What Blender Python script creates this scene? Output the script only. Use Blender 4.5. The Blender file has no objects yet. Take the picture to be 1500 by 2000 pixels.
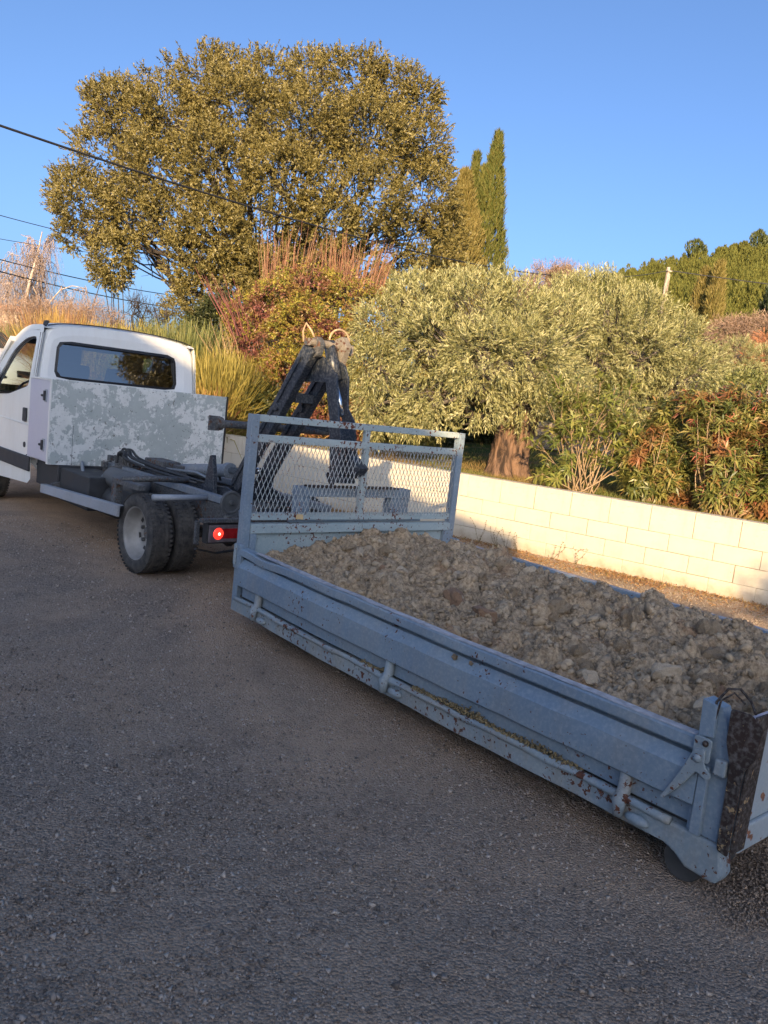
import bpy, bmesh, math, random
import numpy as np
from mathutils import Vector, Matrix

# ---------------------------------------------------------------- camera, sky, sun, exposure
SC = bpy.context.scene
COL = SC.collection
FPX = 1566.63                       # focal length in pixels of a 1500 x 2000 frame
CAM_H = 1.66
CR = Vector((0.99352318, 0.01490607, 0.11264765))
CU = Vector((-0.11362959, 0.1303316, 0.98493756))
CF = Vector((0.0, 0.9913584, -0.13118124))
cd = bpy.data.cameras.new('camera')
cam = bpy.data.objects.new('camera', cd)
COL.objects.link(cam)
cd.sensor_fit = 'VERTICAL'
cd.sensor_height = 36.0
cd.lens = 36.0 * FPX / 2000.0
cd.clip_start = 0.05
cd.clip_end = 5000
m = Matrix((CR, CU, -CF)).transposed().to_4x4()
m.translation = (0, 0, CAM_H)
cam.matrix_world = m
SC.camera = cam

SUN_AZ, SUN_EL = math.radians(-175), math.radians(14)
w = bpy.data.worlds.new('World')
SC.world = w
w.use_nodes = True
nt = w.node_tree
nt.nodes.clear()
sky = nt.nodes.new('ShaderNodeTexSky')
sky.sky_type = 'NISHITA'
sky.sun_disc = False
sky.sun_elevation = SUN_EL
sky.sun_rotation = SUN_AZ
sky.altitude = 400
sky.air_density = 0.65
sky.dust_density = 5.0
sky.ozone_density = 3.7
bg = nt.nodes.new('ShaderNodeBackground')
bg.inputs['Strength'].default_value = 0.135
out = nt.nodes.new('ShaderNodeOutputWorld')
nt.links.new(sky.outputs[0], bg.inputs['Color'])
nt.links.new(bg.outputs[0], out.inputs['Surface'])

SUN_H = Vector((math.sin(SUN_AZ), math.cos(SUN_AZ), 0))
SUN_DIR = SUN_H * math.cos(SUN_EL) + Vector((0, 0, math.sin(SUN_EL)))
sd = bpy.data.lights.new('sun', 'SUN')
sd.energy = 4.5
sd.color = (1.0, 0.70, 0.37)
sd.angle = math.radians(0.53)
so = bpy.data.objects.new('sun', sd)
COL.objects.link(so)
so.rotation_euler = SUN_DIR.to_track_quat('Z', 'Y').to_euler()
so.location = SUN_DIR * 50

vs = SC.view_settings
vs.view_transform = 'Standard'
vs.look = 'None'
vs.exposure = 1.18
vs.gamma = 1.0
vs.use_curve_mapping = False
SC.render.engine = 'CYCLES'
SC.cycles.max_bounces = 7
SC.cycles.transparent_max_bounces = 10

random.seed(7)
RNG = np.random.default_rng(7)


def at(px, py, y):
    """the point of the vertical plane at distance y that stands at a place of the photograph"""
    d = CF + CR * ((px - 750) / FPX) - CU * ((py - 1000) / FPX)
    t = y / d.y
    return Vector((0, 0, CAM_H)) + d * t


# ---------------------------------------------------------------- object helpers
def tag(o, label=None, cat=None, group=None, kind=None):
    if label: o['label'] = label
    if cat: o['category'] = cat
    if group: o['group'] = group
    if kind: o['kind'] = kind
    return o


def empty(name, loc=(0, 0, 0), rz=0.0, label=None, cat=None, group=None):
    o = bpy.data.objects.new(name, None)
    COL.objects.link(o)
    o.location = loc
    o.rotation_euler = (0, 0, rz)
    return tag(o, label, cat, group)


def link(name, me, mat=None, parent=None, loc=None, smooth=False):
    if mat is not None:
        me.materials.append(mat)
    if smooth:
        me.polygons.foreach_set('use_smooth', np.ones(len(me.polygons), dtype=bool))
    o = bpy.data.objects.new(name, me)
    COL.objects.link(o)
    if parent is not None: o.parent = parent
    if loc is not None: o.location = loc
    return o


def np_mesh(name, V, F, mat=None, parent=None, rnd=None, smooth=False):
    """V (n,3), F (m,k) with one k; rnd one value per face"""
    V = np.asarray(V, dtype=np.float32)
    F = np.asarray(F, dtype=np.int32)
    me = bpy.data.meshes.new(name)
    me.vertices.add(len(V))
    me.vertices.foreach_set('co', V.ravel())
    n, k = F.shape
    me.loops.add(n * k)
    me.loops.foreach_set('vertex_index', F.ravel())
    me.polygons.add(n)
    me.polygons.foreach_set('loop_start', np.arange(0, n * k, k, dtype=np.int32))
    me.update(calc_edges=True)
    if rnd is not None:
        a = me.attributes.new('rnd', 'FLOAT', 'FACE')
        a.data.foreach_set('value', np.asarray(rnd, dtype=np.float32))
    return link(name, me, mat, parent, smooth=smooth)


class MB:
    """collects shapes and links them as one mesh"""
    def __init__(s):
        s.v, s.f = [], []

    def add(s, vs_, fs):
        b = len(s.v)
        s.v += [tuple(p) for p in vs_]
        s.f += [tuple(i + b for i in f) for f in fs]
        return s

    def box(s, x0, x1, y0, y1, z0, z1):
        v = [(x, y, z) for x in (x0, x1) for y in (y0, y1) for z in (z0, z1)]
        return s.add(v, [(0, 1, 3, 2), (4, 6, 7, 5), (0, 4, 5, 1), (2, 3, 7, 6), (0, 2, 6, 4), (1, 5, 7, 3)])

    def bar(s, a, b, w_, h, up=(0, 0, 1)):
        a, b = Vector(a), Vector(b)
        d = (b - a).normalized()
        u = Vector(up)
        sd_ = d.cross(u)
        if sd_.length < 1e-4: sd_ = d.cross(Vector((1, 0, 0)))
        sd_.normalize()
        u = sd_.cross(d).normalized()
        v = []
        for p in (a, b):
            for i, j in ((-1, -1), (1, -1), (1, 1), (-1, 1)):
                v.append(p + sd_ * (i * w_ / 2) + u * (j * h / 2))
        return s.add(v, [(3, 2, 1, 0), (4, 5, 6, 7), (0, 1, 5, 4), (1, 2, 6, 5), (2, 3, 7, 6), (3, 0, 4, 7)])

    def tube(s, pts, r, n=8, cap=True):
        pts = [Vector(p) for p in pts]
        rr = r if isinstance(r, (list, tuple)) else [r] * len(pts)
        u = None
        v = []
        for i, p in enumerate(pts):
            d = (pts[min(i + 1, len(pts) - 1)] - pts[max(i - 1, 0)]).normalized()
            if u is None:
                u = d.cross(Vector((0, 0, 1)))
                if u.length < 1e-3: u = d.cross(Vector((1, 0, 0)))
            u = (u - d * u.dot(d)).normalized()
            q = d.cross(u)
            for k in range(n):
                a = 2 * math.pi * k / n
                v.append(p + (u * math.cos(a) + q * math.sin(a)) * rr[i])
        f = []
        for i in range(len(pts) - 1):
            for k in range(n):
                f.append((i * n + k, i * n + (k + 1) % n, (i + 1) * n + (k + 1) % n, (i + 1) * n + k))
        if cap:
            f.append(tuple(range(n - 1, -1, -1)))
            f.append(tuple((len(pts) - 1) * n + k for k in range(n)))
        return s.add(v, f)

    def prism(s, poly, y0, y1, axis='y'):
        """polygon in (x, z) between two y (axis y), or (y, z) between two x (axis x), or (x, y) between two z"""
        def mk(p, t):
            if axis == 'y': return (p[0], t, p[1])
            if axis == 'x': return (t, p[0], p[1])
            return (p[0], p[1], t)
        n = len(poly)
        v = [mk(p, y0) for p in poly] + [mk(p, y1) for p in poly]
        f = [tuple(range(n - 1, -1, -1)), tuple(range(n, 2 * n))]
        f += [(i, (i + 1) % n, n + (i + 1) % n, n + i) for i in range(n)]
        return s.add(v, f)

    def lathe(s, prof, c=(0, 0, 0), n=32, axis='y', closed=False):
        """profile (r, t) spun about an axis through c"""
        v = []
        for r, t in prof:
            for k in range(n):
                a = 2 * math.pi * k / n
                if axis == 'y': v.append((c[0] + r * math.cos(a), c[1] + t, c[2] + r * math.sin(a)))
                elif axis == 'x': v.append((c[0] + t, c[1] + r * math.cos(a), c[2] + r * math.sin(a)))
                else: v.append((c[0] + r * math.cos(a), c[1] + r * math.sin(a), c[2] + t))
        f = []
        m_ = len(prof)
        for i in range(m_ if closed else m_ - 1):
            j = (i + 1) % m_
            for k in range(n):
                f.append((i * n + k, i * n + (k + 1) % n, j * n + (k + 1) % n, j * n + k))
        return s.add(v, f)

    def ball(s, c, r, n=8, sc=(1, 1, 1), j=0.0):
        v, f = [], []
        for i in range(1, n // 2):
            ph = math.pi * i / (n // 2)
            for k in range(n):
                a = 2 * math.pi * k / n
                q = 1 + random.uniform(-j, j)
                v.append((c[0] + r * sc[0] * q * math.sin(ph) * math.cos(a), c[1] + r * sc[1] * q * math.sin(ph) * math.sin(a), c[2] + r * sc[2] * q * math.cos(ph)))
        rows = n // 2 - 1
        for i in range(rows - 1):
            for k in range(n):
                f.append((i * n + k, (i + 1) * n + k, (i + 1) * n + (k + 1) % n, i * n + (k + 1) % n))
        t = len(v)
        v += [(c[0], c[1], c[2] + r * sc[2]), (c[0], c[1], c[2] - r * sc[2])]
        for k in range(n):
            f.append((t, k, (k + 1) % n))
            f.append((t + 1, (rows - 1) * n + (k + 1) % n, (rows - 1) * n + k))
        return s.add(v, f)

    def build(s, name, mat=None, parent=None, bevel=0.0, smooth=False, seg=2, jit=0.0):
        me = bpy.data.meshes.new(name)
        vv = s.v
        if jit: vv = [(x + random.uniform(-jit, jit), y + random.uniform(-jit, jit), z + random.uniform(-jit, jit)) for x, y, z in vv]
        me.from_pydata(vv, [], s.f)
        bm = bmesh.new()
        bm.from_mesh(me)
        bmesh.ops.recalc_face_normals(bm, faces=bm.faces)
        bm.to_mesh(me)
        bm.free()
        o = link(name, me, mat, parent, smooth=smooth)
        if bevel:
            b = o.modifiers.new('bevel', 'BEVEL')
            b.width = bevel
            b.segments = seg
            b.limit_method = 'ANGLE'
            b.angle_limit = math.radians(35)
        return o


# ---------------------------------------------------------------- materials
class Mat:
    def __init__(s, name, rough=0.6, metal=0.0, spec=0.5):
        s.m = bpy.data.materials.new(name)
        s.m.use_nodes = True
        s.nt = s.m.node_tree
        s.b = s.nt.nodes['Principled BSDF']
        s.b.inputs['Roughness'].default_value = rough
        s.b.inputs['Metallic'].default_value = metal
        s.b.inputs['Specular IOR Level'].default_value = spec
        s.co = None

    def n(s, t, **k):
        q = s.nt.nodes.new(t)
        for a, b in k.items():
            if hasattr(q, a): setattr(q, a, b)
            else: q.inputs[a.replace('_', ' ')].default_value = b
        return q

    def l(s, a, b):
        s.nt.links.new(a, b)

    def coord(s, sc=(1, 1, 1), kind='Object'):
        tc = s.n('ShaderNodeTexCoord')
        mp = s.n('ShaderNodeMapping')
        mp.inputs['Scale'].default_value = sc
        s.l(tc.outputs[kind], mp.inputs['Vector'])
        return mp.outputs[0]

    def noise(s, scale, detail=4, rough=0.55, co=None, dist=0.0):
        q = s.n('ShaderNodeTexNoise')
        q.inputs['Scale'].default_value = scale
        q.inputs['Detail'].default_value = detail
        q.inputs['Roughness'].default_value = rough
        q.inputs['Distortion'].default_value = dist
        s.l(co if co is not None else s.coord(), q.inputs['Vector'])
        return q.outputs['Fac']

    def ramp(s, fac, stops, interp='LINEAR'):
        q = s.n('ShaderNodeValToRGB')
        q.color_ramp.interpolation = interp
        e = q.color_ramp.elements
        while len(e) < len(stops): e.new(0.5)
        for i, (p, c) in enumerate(stops):
            e[i].position = p
            e[i].color = (*c, 1) if len(c) == 3 else c
        s.l(fac, q.inputs[0])
        return q.outputs[0]

    def mix(s, fac, a, b, mode='MIX'):
        q = s.n('ShaderNodeMix', data_type='RGBA', blend_type=mode)
        for sock, v in ((q.inputs[0], fac), (q.inputs[6], a), (q.inputs[7], b)):
            if hasattr(v, 'links'): s.l(v, sock)
            elif isinstance(v, (int, float)): sock.default_value = v
            else: sock.default_value = (*v, 1)
        return q.outputs[2]

    def math(s, op, a, b=0.0):
        q = s.n('ShaderNodeMath', operation=op)
        for sock, v in ((q.inputs[0], a), (q.inputs[1], b)):
            if hasattr(v, 'links'): s.l(v, sock)
            else: sock.default_value = v
        return q.outputs[0]

    def bw(s, fac, lo, hi):
        return s.ramp(fac, [(lo, (0, 0, 0)), (hi, (1, 1, 1))])

    def color(s, c):
        if hasattr(c, 'links'): s.l(c, s.b.inputs['Base Color'])
        else: s.b.inputs['Base Color'].default_value = (*c, 1)

    def bump(s, h, strength=0.3, dist=0.01):
        q = s.n('ShaderNodeBump')
        q.inputs['Strength'].default_value = strength
        q.inputs['Distance'].default_value = dist
        s.l(h, q.inputs['Height'])
        s.l(q.outputs[0], s.b.inputs['Normal'])


def m_plain(name, c, rough=0.6, metal=0.0, var=0.25, sc=14, bump=0.0):
    M = Mat(name, rough, metal)
    f = M.noise(sc, 5)
    M.color(M.ramp(f, [(0.3, tuple(x * (1 - var) for x in c)), (0.7, tuple(min(1, x * (1 + var)) for x in c))]))
    r = M.ramp(f, [(0.3, (rough * .85,) * 3), (0.7, (min(1, rough * 1.15),) * 3)])
    M.l(r, M.b.inputs['Roughness'])
    if bump: M.bump(M.noise(sc * 6, 3), bump, 0.004)
    return M.m


def m_paint(name, c, c2, rust=0.66, stain=0.5, chip=30, rough=0.45, dirt=(0.30, 0.27, 0.22), bare=(0.055, 0.022, 0.014)):
    """worn machine paint: sun-bleached patches, dust, dark chips with rust"""
    M = Mat(name, rough)
    co = M.coord()
    big = M.noise(1.7, 5, 0.6, co)
    base = M.mix(M.bw(big, 0.38, 0.62), c, c2)
    streak = M.noise(7, 5, 0.65, M.coord((1, 1, 0.25)))
    base = M.mix(M.math('MULTIPLY', M.bw(streak, 0.45, 0.8), stain), base, dirt)
    fine = M.noise(60, 3, 0.6, co)
    base = M.mix(M.math('MULTIPLY', M.bw(fine, 0.45, 0.7), 0.12), base, (0.75, 0.75, 0.72))
    ch = M.math('ADD', M.math('MULTIPLY', M.noise(chip, 4, 0.6, co), 0.72), M.math('MULTIPLY', M.noise(3.1, 3, 0.5, co), 0.33))
    mask = M.bw(ch, rust, rust + 0.018)
    rc = M.ramp(M.noise(chip * 2.3, 3, 0.6, co), [(0.35, bare), (0.6, (bare[0] * 2.2, bare[1] * 1.9, bare[2] * 1.6)), (0.75, (0.20, 0.09, 0.045))])
    M.color(M.mix(mask, base, rc))
    M.l(M.mix(mask, (rough,) * 3, (0.85,) * 3), M.b.inputs['Roughness'])
    h = M.math('SUBTRACT', M.math('MULTIPLY', big, 0.6), M.math('MULTIPLY', mask, 0.25))
    M.bump(h, 0.35, 0.006)
    return M.m


def m_foliage(name, cols, transl=0.35, rough=0.55, patch=None, psc=0.6, spec=0.35, pth=0.45):
    """leaf colour by leaf, plus slow colour drift through the crown"""
    M = Mat(name, rough, spec=spec)
    at_ = M.n('ShaderNodeAttribute', attribute_name='rnd')
    n = len(cols)
    c = M.ramp(at_.outputs['Fac'], [(i / (n - 1) if n > 1 else 0, q) for i, q in enumerate(cols)])
    f = M.noise(psc, 3, 0.5)
    if patch:
        c = M.mix(M.bw(f, pth, pth + 0.12), c, patch, 'MIX')
        c2 = M.ramp(at_.outputs['Fac'], [(0, tuple(x * 0.6 for x in patch)), (1, tuple(min(1, x * 1.5) for x in patch))])
        c = M.mix(M.math('MULTIPLY', M.bw(f, pth, pth + 0.12), 0.6), c, c2)
    M.color(c)
    tr = M.n('ShaderNodeBsdfTranslucent')
    M.l(c, tr.inputs['Color'])
    mx = M.n('ShaderNodeMixShader')
    mx.inputs[0].default_value = transl
    M.l(M.b.outputs[0], mx.inputs[1])
    M.l(tr.outputs[0], mx.inputs[2])
    M.l(mx.outputs[0], M.nt.nodes['Material Output'].inputs['Surface'])
    return M.m


def m_bark(name, a, b, sc=9, bump=0.8):
    M = Mat(name, 0.9)
    co = M.coord((1, 1, 0.28))
    f = M.noise(sc, 6, 0.65, co, 0.6)
    M.color(M.ramp(f, [(0.42, a), (0.58, b)]))
    M.bump(f, bump, 0.05)
    return M.m


# ---------------------------------------------------------------- plant helpers
def unit(n):
    v = RNG.normal(size=(n, 3))
    return v / np.linalg.norm(v, axis=1)[:, None]


def nrm(v):
    return v / (np.linalg.norm(v, axis=1)[:, None] + 1e-9)


def leaf_quads(P, D, L, W_, nrm_bias=None, tri=False):
    """rhombic leaves from P along D"""
    n = len(P)
    L = np.broadcast_to(L, n)[:, None]
    W_ = np.broadcast_to(W_, n)[:, None]
    D = nrm(D)
    r = unit(n)
    if nrm_bias is not None: r = r + nrm_bias
    S = nrm(np.cross(D, r))
    N = np.cross(S, D)
    if tri:
        return np.stack([P + S * W_ * 0.5, P + D * L, P - S * W_ * 0.5], axis=1).reshape(-1, 3)
    V = np.stack([P, P + D * L * 0.45 + S * W_ * 0.5 + N * L * 0.06, P + D * L, P + D * L * 0.45 - S * W_ * 0.5 + N * L * 0.06], axis=1)
    return V.reshape(-1, 3)


def blob_points(blobs, n, inner=0.7, spread=0.12, noise=0.12, flat=1.0):
    """points near the surfaces of overlapping blobs (x, y, z, r[, zscale]), few inside"""
    B = np.array([(b + (1.0,))[:5] if len(b) == 4 else b for b in blobs], dtype=float)
    wt = B[:, 3] ** 2
    k = RNG.choice(len(B), size=int(n * 1.7), p=wt / wt.sum())
    d = unit(len(k))
    lump = 1 + noise * np.sin(d[:, 0] * 7 + k) * np.cos(d[:, 2] * 6 + 2 * k) + noise * 0.6 * np.sin(d[:, 1] * 13 + 3 * k)
    rr = B[k, 3] * lump * (1 - np.abs(RNG.normal(0, spread, len(k))))
    off = d * rr[:, None]
    off[:, 2] *= B[k, 4]
    P = B[k, :3] + off
    keep = np.ones(len(P), bool)
    for i, b in enumerate(B):
        q = (P - b[:3]) / np.array([1, 1, b[4]])
        ins = (np.linalg.norm(q, axis=1) < b[3] * inner) & (k != i)
        keep &= ~(ins & (RNG.random(len(P)) < 0.85))
    P, d = P[keep][:n], d[keep][:n]
    return P, d


def twigs(P, D, per, L, W_, sprawl, up=0.0, droop=0.0, dirmix=0.8, rmix=1.0, tri=False):
    """a small twig of several leaves at every point"""
    n = len(P)
    D = nrm(D * dirmix + unit(n) * 0.6 + np.array([0, 0, up - droop]))
    t = np.tile(np.linspace(0, 1, per), n)
    PP = np.repeat(P, per, axis=0) + np.repeat(D, per, axis=0) * (t * sprawl)[:, None]
    LD = nrm(np.repeat(D, per, axis=0) * 0.9 + unit(n * per) * rmix)
    Ls = L * RNG.uniform(0.7, 1.25, n * per)
    return leaf_quads(PP, LD, Ls, W_ * RNG.uniform(0.7, 1.2, n * per), tri=tri)


def quads_mesh(name, V, mat, parent, tw=1, k=4):
    n = len(V) // k
    F = np.arange(n * k).reshape(n, k)
    r = RNG.random((n + tw - 1) // tw)
    rnd = np.clip(np.repeat(r, tw)[:n] * 0.6 + RNG.random(n) * 0.4, 0, 1)
    return np_mesh(name, V, F, mat, parent, rnd=rnd)


def tubes_np(paths, radii, n=4):
    """many tapering tubes, paths: list of (k,3) arrays with one k; radii list of (k,)"""
    P = np.array(paths)                       # m,k,3
    R = np.array(radii)                       # m,k
    m_, k, _ = P.shape
    T = np.gradient(P, axis=1)
    T /= np.linalg.norm(T, axis=2)[..., None] + 1e-9
    ref = np.where(np.abs(T[..., 2:3]) > 0.9, np.array([1.0, 0, 0]), np.array([0, 0, 1.0]))
    U = np.cross(T, ref)
    U /= np.linalg.norm(U, axis=2)[..., None] + 1e-9
    W2 = np.cross(T, U)
    a = np.arange(n) * 2 * math.pi / n
    V = P[:, :, None, :] + (U[:, :, None, :] * np.cos(a)[None, None, :, None] + W2[:, :, None, :] * np.sin(a)[None, None, :, None]) * R[:, :, None, None]
    V = V.reshape(-1, 3)
    base = (np.arange(m_) * k * n)[:, None, None]
    i = (np.arange(k - 1) * n)[None, :, None]
    j = np.arange(n)[None, None, :]
    j2 = (j + 1) % n
    F = np.stack([base + i + j, base + i + j2, base + i + n + j2, base + i + n + j], axis=-1).reshape(-1, 4)
    return V, F


class Branches:
    def __init__(s):
        s.p, s.r, s.tips = [], [], []

    def add(s, a, b, r0, r1, bend=0.1, k=6, sag=0.0):
        a, b = np.array(a, float), np.array(b, float)
        t = np.linspace(0, 1, k)[:, None]
        L = np.linalg.norm(b - a)
        off = RNG.normal(size=3) * bend * L
        off2 = RNG.normal(size=3) * bend * L * 0.5
        path = a + (b - a) * t + off * (np.sin(t * math.pi)) + off2 * np.sin(2 * math.pi * t) + np.array([0, 0, sag * L]) * np.sin(t * math.pi)
        s.p.append(path)
        s.r.append(np.linspace(r0, r1, k))
        return path

    def build(s, name, mat, parent, n=5):
        V, F = tubes_np(s.p, s.r, n)
        return np_mesh(name, V, F, mat, parent, smooth=True)


# ================================================================ frames measured from the photograph
W0 = Vector((1.887, 10.186, 0))                    # a point of the wall's foot
WYAW = -0.9234
WD = Vector((math.sin(WYAW), math.cos(WYAW), 0))   # along the wall, away to the left
WN = Vector((-WD.y, WD.x, 0))                      # out of the wall towards the yard
TRUCK = Vector((-1.4194, 7.3553, 0))
TRUCK_A = math.pi / 2 + 0.7516
BIN = Vector((-0.996, 5.4915, 0.137))
BIN_A = math.pi / 2 + 0.7085


def wallp(s, n, z):
    return W0 + WD * s + WN * n + Vector((0, 0, z))


# ================================================================ ground, garden, hill
def wave(x, y, sc, seed, oct_=4):
    """cheap smooth noise of x, y for terrain relief"""
    r = np.random.default_rng(seed)
    h = np.zeros_like(x)
    a = 1.0
    for o in range(oct_):
        for _ in range(4):
            th = r.uniform(0, 2 * math.pi)
            k = 2 * math.pi / (sc * 0.55 ** o) * r.uniform(0.7, 1.3)
            h += a * np.sin(k * (x * math.cos(th) + y * math.sin(th)) + r.uniform(0, 6.28))
        a *= 0.5
    return h / 6


def grid_mesh(name, X, Y, Zf, mat, kind='structure', smooth=True):
    a, b = X.shape
    V = np.stack([X, Y, Zf], axis=-1).reshape(-1, 3)
    i = np.arange(a - 1)[:, None] * b
    j = np.arange(b - 1)[None, :]
    F = np.stack([i + j, i + j + b, i + j + b + 1, i + j + 1], axis=-1).reshape(-1, 4)
    o = np_mesh(name, V, F, mat, None, smooth=smooth)
    if kind: o['kind'] = kind
    return o


def yard_h(x, y):
    h = 0.010 * wave(x, y, 2.2, 3) + 0.004 * wave(x, y, 0.5, 9, 3)
    return h


# yard of compacted gravel
Mg = Mat('gravel', 0.95, spec=0.2)
co = Mg.coord()
grain = Mg.n('ShaderNodeTexVoronoi')
grain.inputs['Scale'].default_value = 95
Mg.l(co, grain.inputs['Vector'])
gcol = Mg.ramp(grain.outputs['Color'], [(0.12, (0.15, 0.112, 0.085)), (0.5, (0.50, 0.375, 0.275)), (0.88, (0.78, 0.62, 0.48))])
fineb = Mg.noise(230, 3, 0.7, co)
gcol = Mg.mix(0.45, gcol, Mg.ramp(fineb, [(0.35, (0.11, 0.086, 0.068)), (0.65, (0.54, 0.435, 0.345))]))
patch = Mg.noise(0.42, 7, 0.68, Mg.coord((1, 0.75, 1)), 0.9)
gcol = Mg.mix(0.34, gcol, (0.17, 0.132, 0.10))
dusty = Mg.bw(patch, 0.38, 0.60)
gcol = Mg.mix(Mg.math('MULTIPLY', dusty, 0.85), gcol, Mg.mix(0.35, (0.70, 0.475, 0.305), gcol))
drk = Mg.noise(2.6, 6, 0.7, co, 0.8)
gcol = Mg.mix(Mg.math('MULTIPLY', Mg.bw(drk, 0.52, 0.72), 0.35), gcol, (0.075, 0.066, 0.062))
Mg.color(gcol)
hh = Mg.math('ADD', Mg.math('MULTIPLY', grain.outputs['Distance'], -0.7), Mg.math('MULTIPLY', Mg.noise(9, 6, 0.7, co), 1.2))
Mg.bump(hh, 0.9, 0.026)

q = np.linspace(-1, 1, 190)
gx = np.sinh(q * 6.2) / math.sinh(6.2) * 1500
qy = np.linspace(-1, 1, 220)
gy = np.sinh(qy * 6.2) / math.sinh(6.2) * 1500 + 4
GX, GY = np.meshgrid(gx, gy, indexing='ij')
hill_far = -0.05 * np.clip((np.hypot(GX, GY) - 30) / 20, 0, 1)
grid_mesh('gravel_yard', GX, GY, yard_h(GX, GY) * np.clip(1 - (np.hypot(GX, GY) - 12) / 10, 0, 1) + hill_far, Mg.m)


def garden_z(s_, n_):
    """height of the garden behind the wall, n_ metres behind it"""
    return 0.72 + 0.045 * np.clip(n_, 0, 45) * np.clip((s_ + 30) / 12, 0, 1)


def garden_at(x, y):
    P = Vector((x, y, 0)) - W0
    return float(garden_z(P.dot(WD), -P.dot(WN)))


Ml = Mat('lawn', 0.95, spec=0.1)
f1 = Ml.noise(1.1, 5, 0.6)
f2 = Ml.noise(18, 4, 0.7)
lc = Ml.ramp(f2, [(0.3, (0.030, 0.050, 0.014)), (0.7, (0.085, 0.115, 0.030))])
lc = Ml.mix(Ml.bw(f1, 0.5, 0.66), lc, (0.16, 0.12, 0.065))
Ml.color(lc)
Ml.bump(f2, 0.8, 0.05)
ss = np.concatenate([np.linspace(-60, -8, 12), np.linspace(-7, 16, 60), np.linspace(18, 120, 20)])
nn = np.concatenate([np.linspace(0.19, 12, 50), np.linspace(13, 140, 40)])
SS, NN = np.meshgrid(ss, nn, indexing='ij')
GXX = W0.x + WD.x * SS - WN.x * NN
GYY = W0.y + WD.y * SS - WN.y * NN
GZ = garden_z(SS, NN) + 0.02 * wave(GXX, GYY, 1.5, 5) * np.clip(NN, 0, 1)
grid_mesh('garden_ground', GXX, GYY, GZ, Ml.m)


RIDGE = [(-60, 9), (-20, 10), (0, 13)] + [(math.degrees(math.atan2(at(px, py, 100).x, 100)), at(px, py, 235).z - 5.5) for px, py in ((1000, 622), (1080, 575), (1150, 548), (1220, 530), (1300, 516), (1370, 506), (1500, 505))] + [(60, 46), (80, 40)]


def hill_z(x, y):
    """slope that climbs to a ridge 235 m away"""
    d = np.hypot(x, y)
    az_ = np.degrees(np.arctan2(x, y))
    top_ = np.interp(az_, [r[0] for r in RIDGE], [r[1] for r in RIDGE])
    t = np.clip((d - 90) / 145, 0, 1)
    z = 2.4 + (top_ - 2.4) * t ** 1.15 + 1.0 * wave(x, y, 60, 21) * t * (1 - t) * 3
    z -= np.clip(d - 235, 0, 400) * 0.04
    return z - 5 * (1 - np.clip((d - 40) / 30, 0, 1))


Mh = m_plain('hill_scrub', (0.09, 0.095, 0.035), 0.95, 0, 0.5, 0.15)
az = np.radians(np.linspace(-60, 75, 110))
dd = np.linspace(45, 520, 60)
AZ, DD = np.meshgrid(az, dd, indexing='ij')
HX, HY = DD * np.sin(AZ), DD * np.cos(AZ)
HZ = hill_z(HX, HY)
grid_mesh('hillside', HX, HY, HZ, Mh)

# ================================================================ the block wall
Mw = Mat('cream_wall', 0.9, spec=0.15)
co = Mw.coord()
oi = Mw.n('ShaderNodeObjectInfo')
base = Mw.ramp(Mw.noise(1.4, 5, 0.6, co), [(0.3, (0.49, 0.445, 0.365)), (0.7, (0.57, 0.525, 0.435))])
base = Mw.mix(Mw.math('MULTIPLY', oi.outputs['Random'], 0.35), base, (0.50, 0.455, 0.36))
st = Mw.noise(6, 6, 0.7, Mw.coord((1, 1, 0.5)))
base = Mw.mix(Mw.math('MULTIPLY', Mw.bw(st, 0.50, 0.72), 0.45), base, (0.36, 0.32, 0.24))
sp = Mw.noise(45, 3, 0.6, co)
base = Mw.mix(Mw.bw(sp, 0.70, 0.74), base, (0.16, 0.14, 0.09))
sepz = Mw.n('ShaderNodeSeparateXYZ')
Mw.l(co, sepz.inputs[0])
spl = Mw.math('SUBTRACT', Mw.math('ADD', Mw.math('MULTIPLY', Mw.noise(7, 6, 0.7, co), 0.34), 0.0), Mw.math('MULTIPLY', sepz.outputs[2], 1.0))
base = Mw.mix(Mw.math('MULTIPLY', Mw.bw(spl, 0.02, 0.20), 0.65), base, (0.26, 0.19, 0.12))
mould = Mw.math('MULTIPLY', Mw.bw(Mw.noise(22, 6, 0.75, Mw.coord((0.6, 1, 1.6))), 0.58, 0.66), Mw.bw(sepz.outputs[2], 0.66, 0.86))
base = Mw.mix(Mw.math('MULTIPLY', mould, 0.7), base, (0.13, 0.12, 0.075))
Mw.color(base)
Mw.bump(Mw.math('ADD', Mw.noise(30, 4, 0.7, co), Mw.noise(5, 3, 0.6, co)), 0.35, 0.008)
Mwc = m_plain('wall_joint', (0.24, 0.205, 0.155), 0.95, 0, 0.3, 20)
wall_a = math.atan2(WD.y, WD.x)
wall = empty('block_wall', W0, wall_a, 'low cream painted concrete block wall holding up the garden behind the tipper bed', 'wall')
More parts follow.
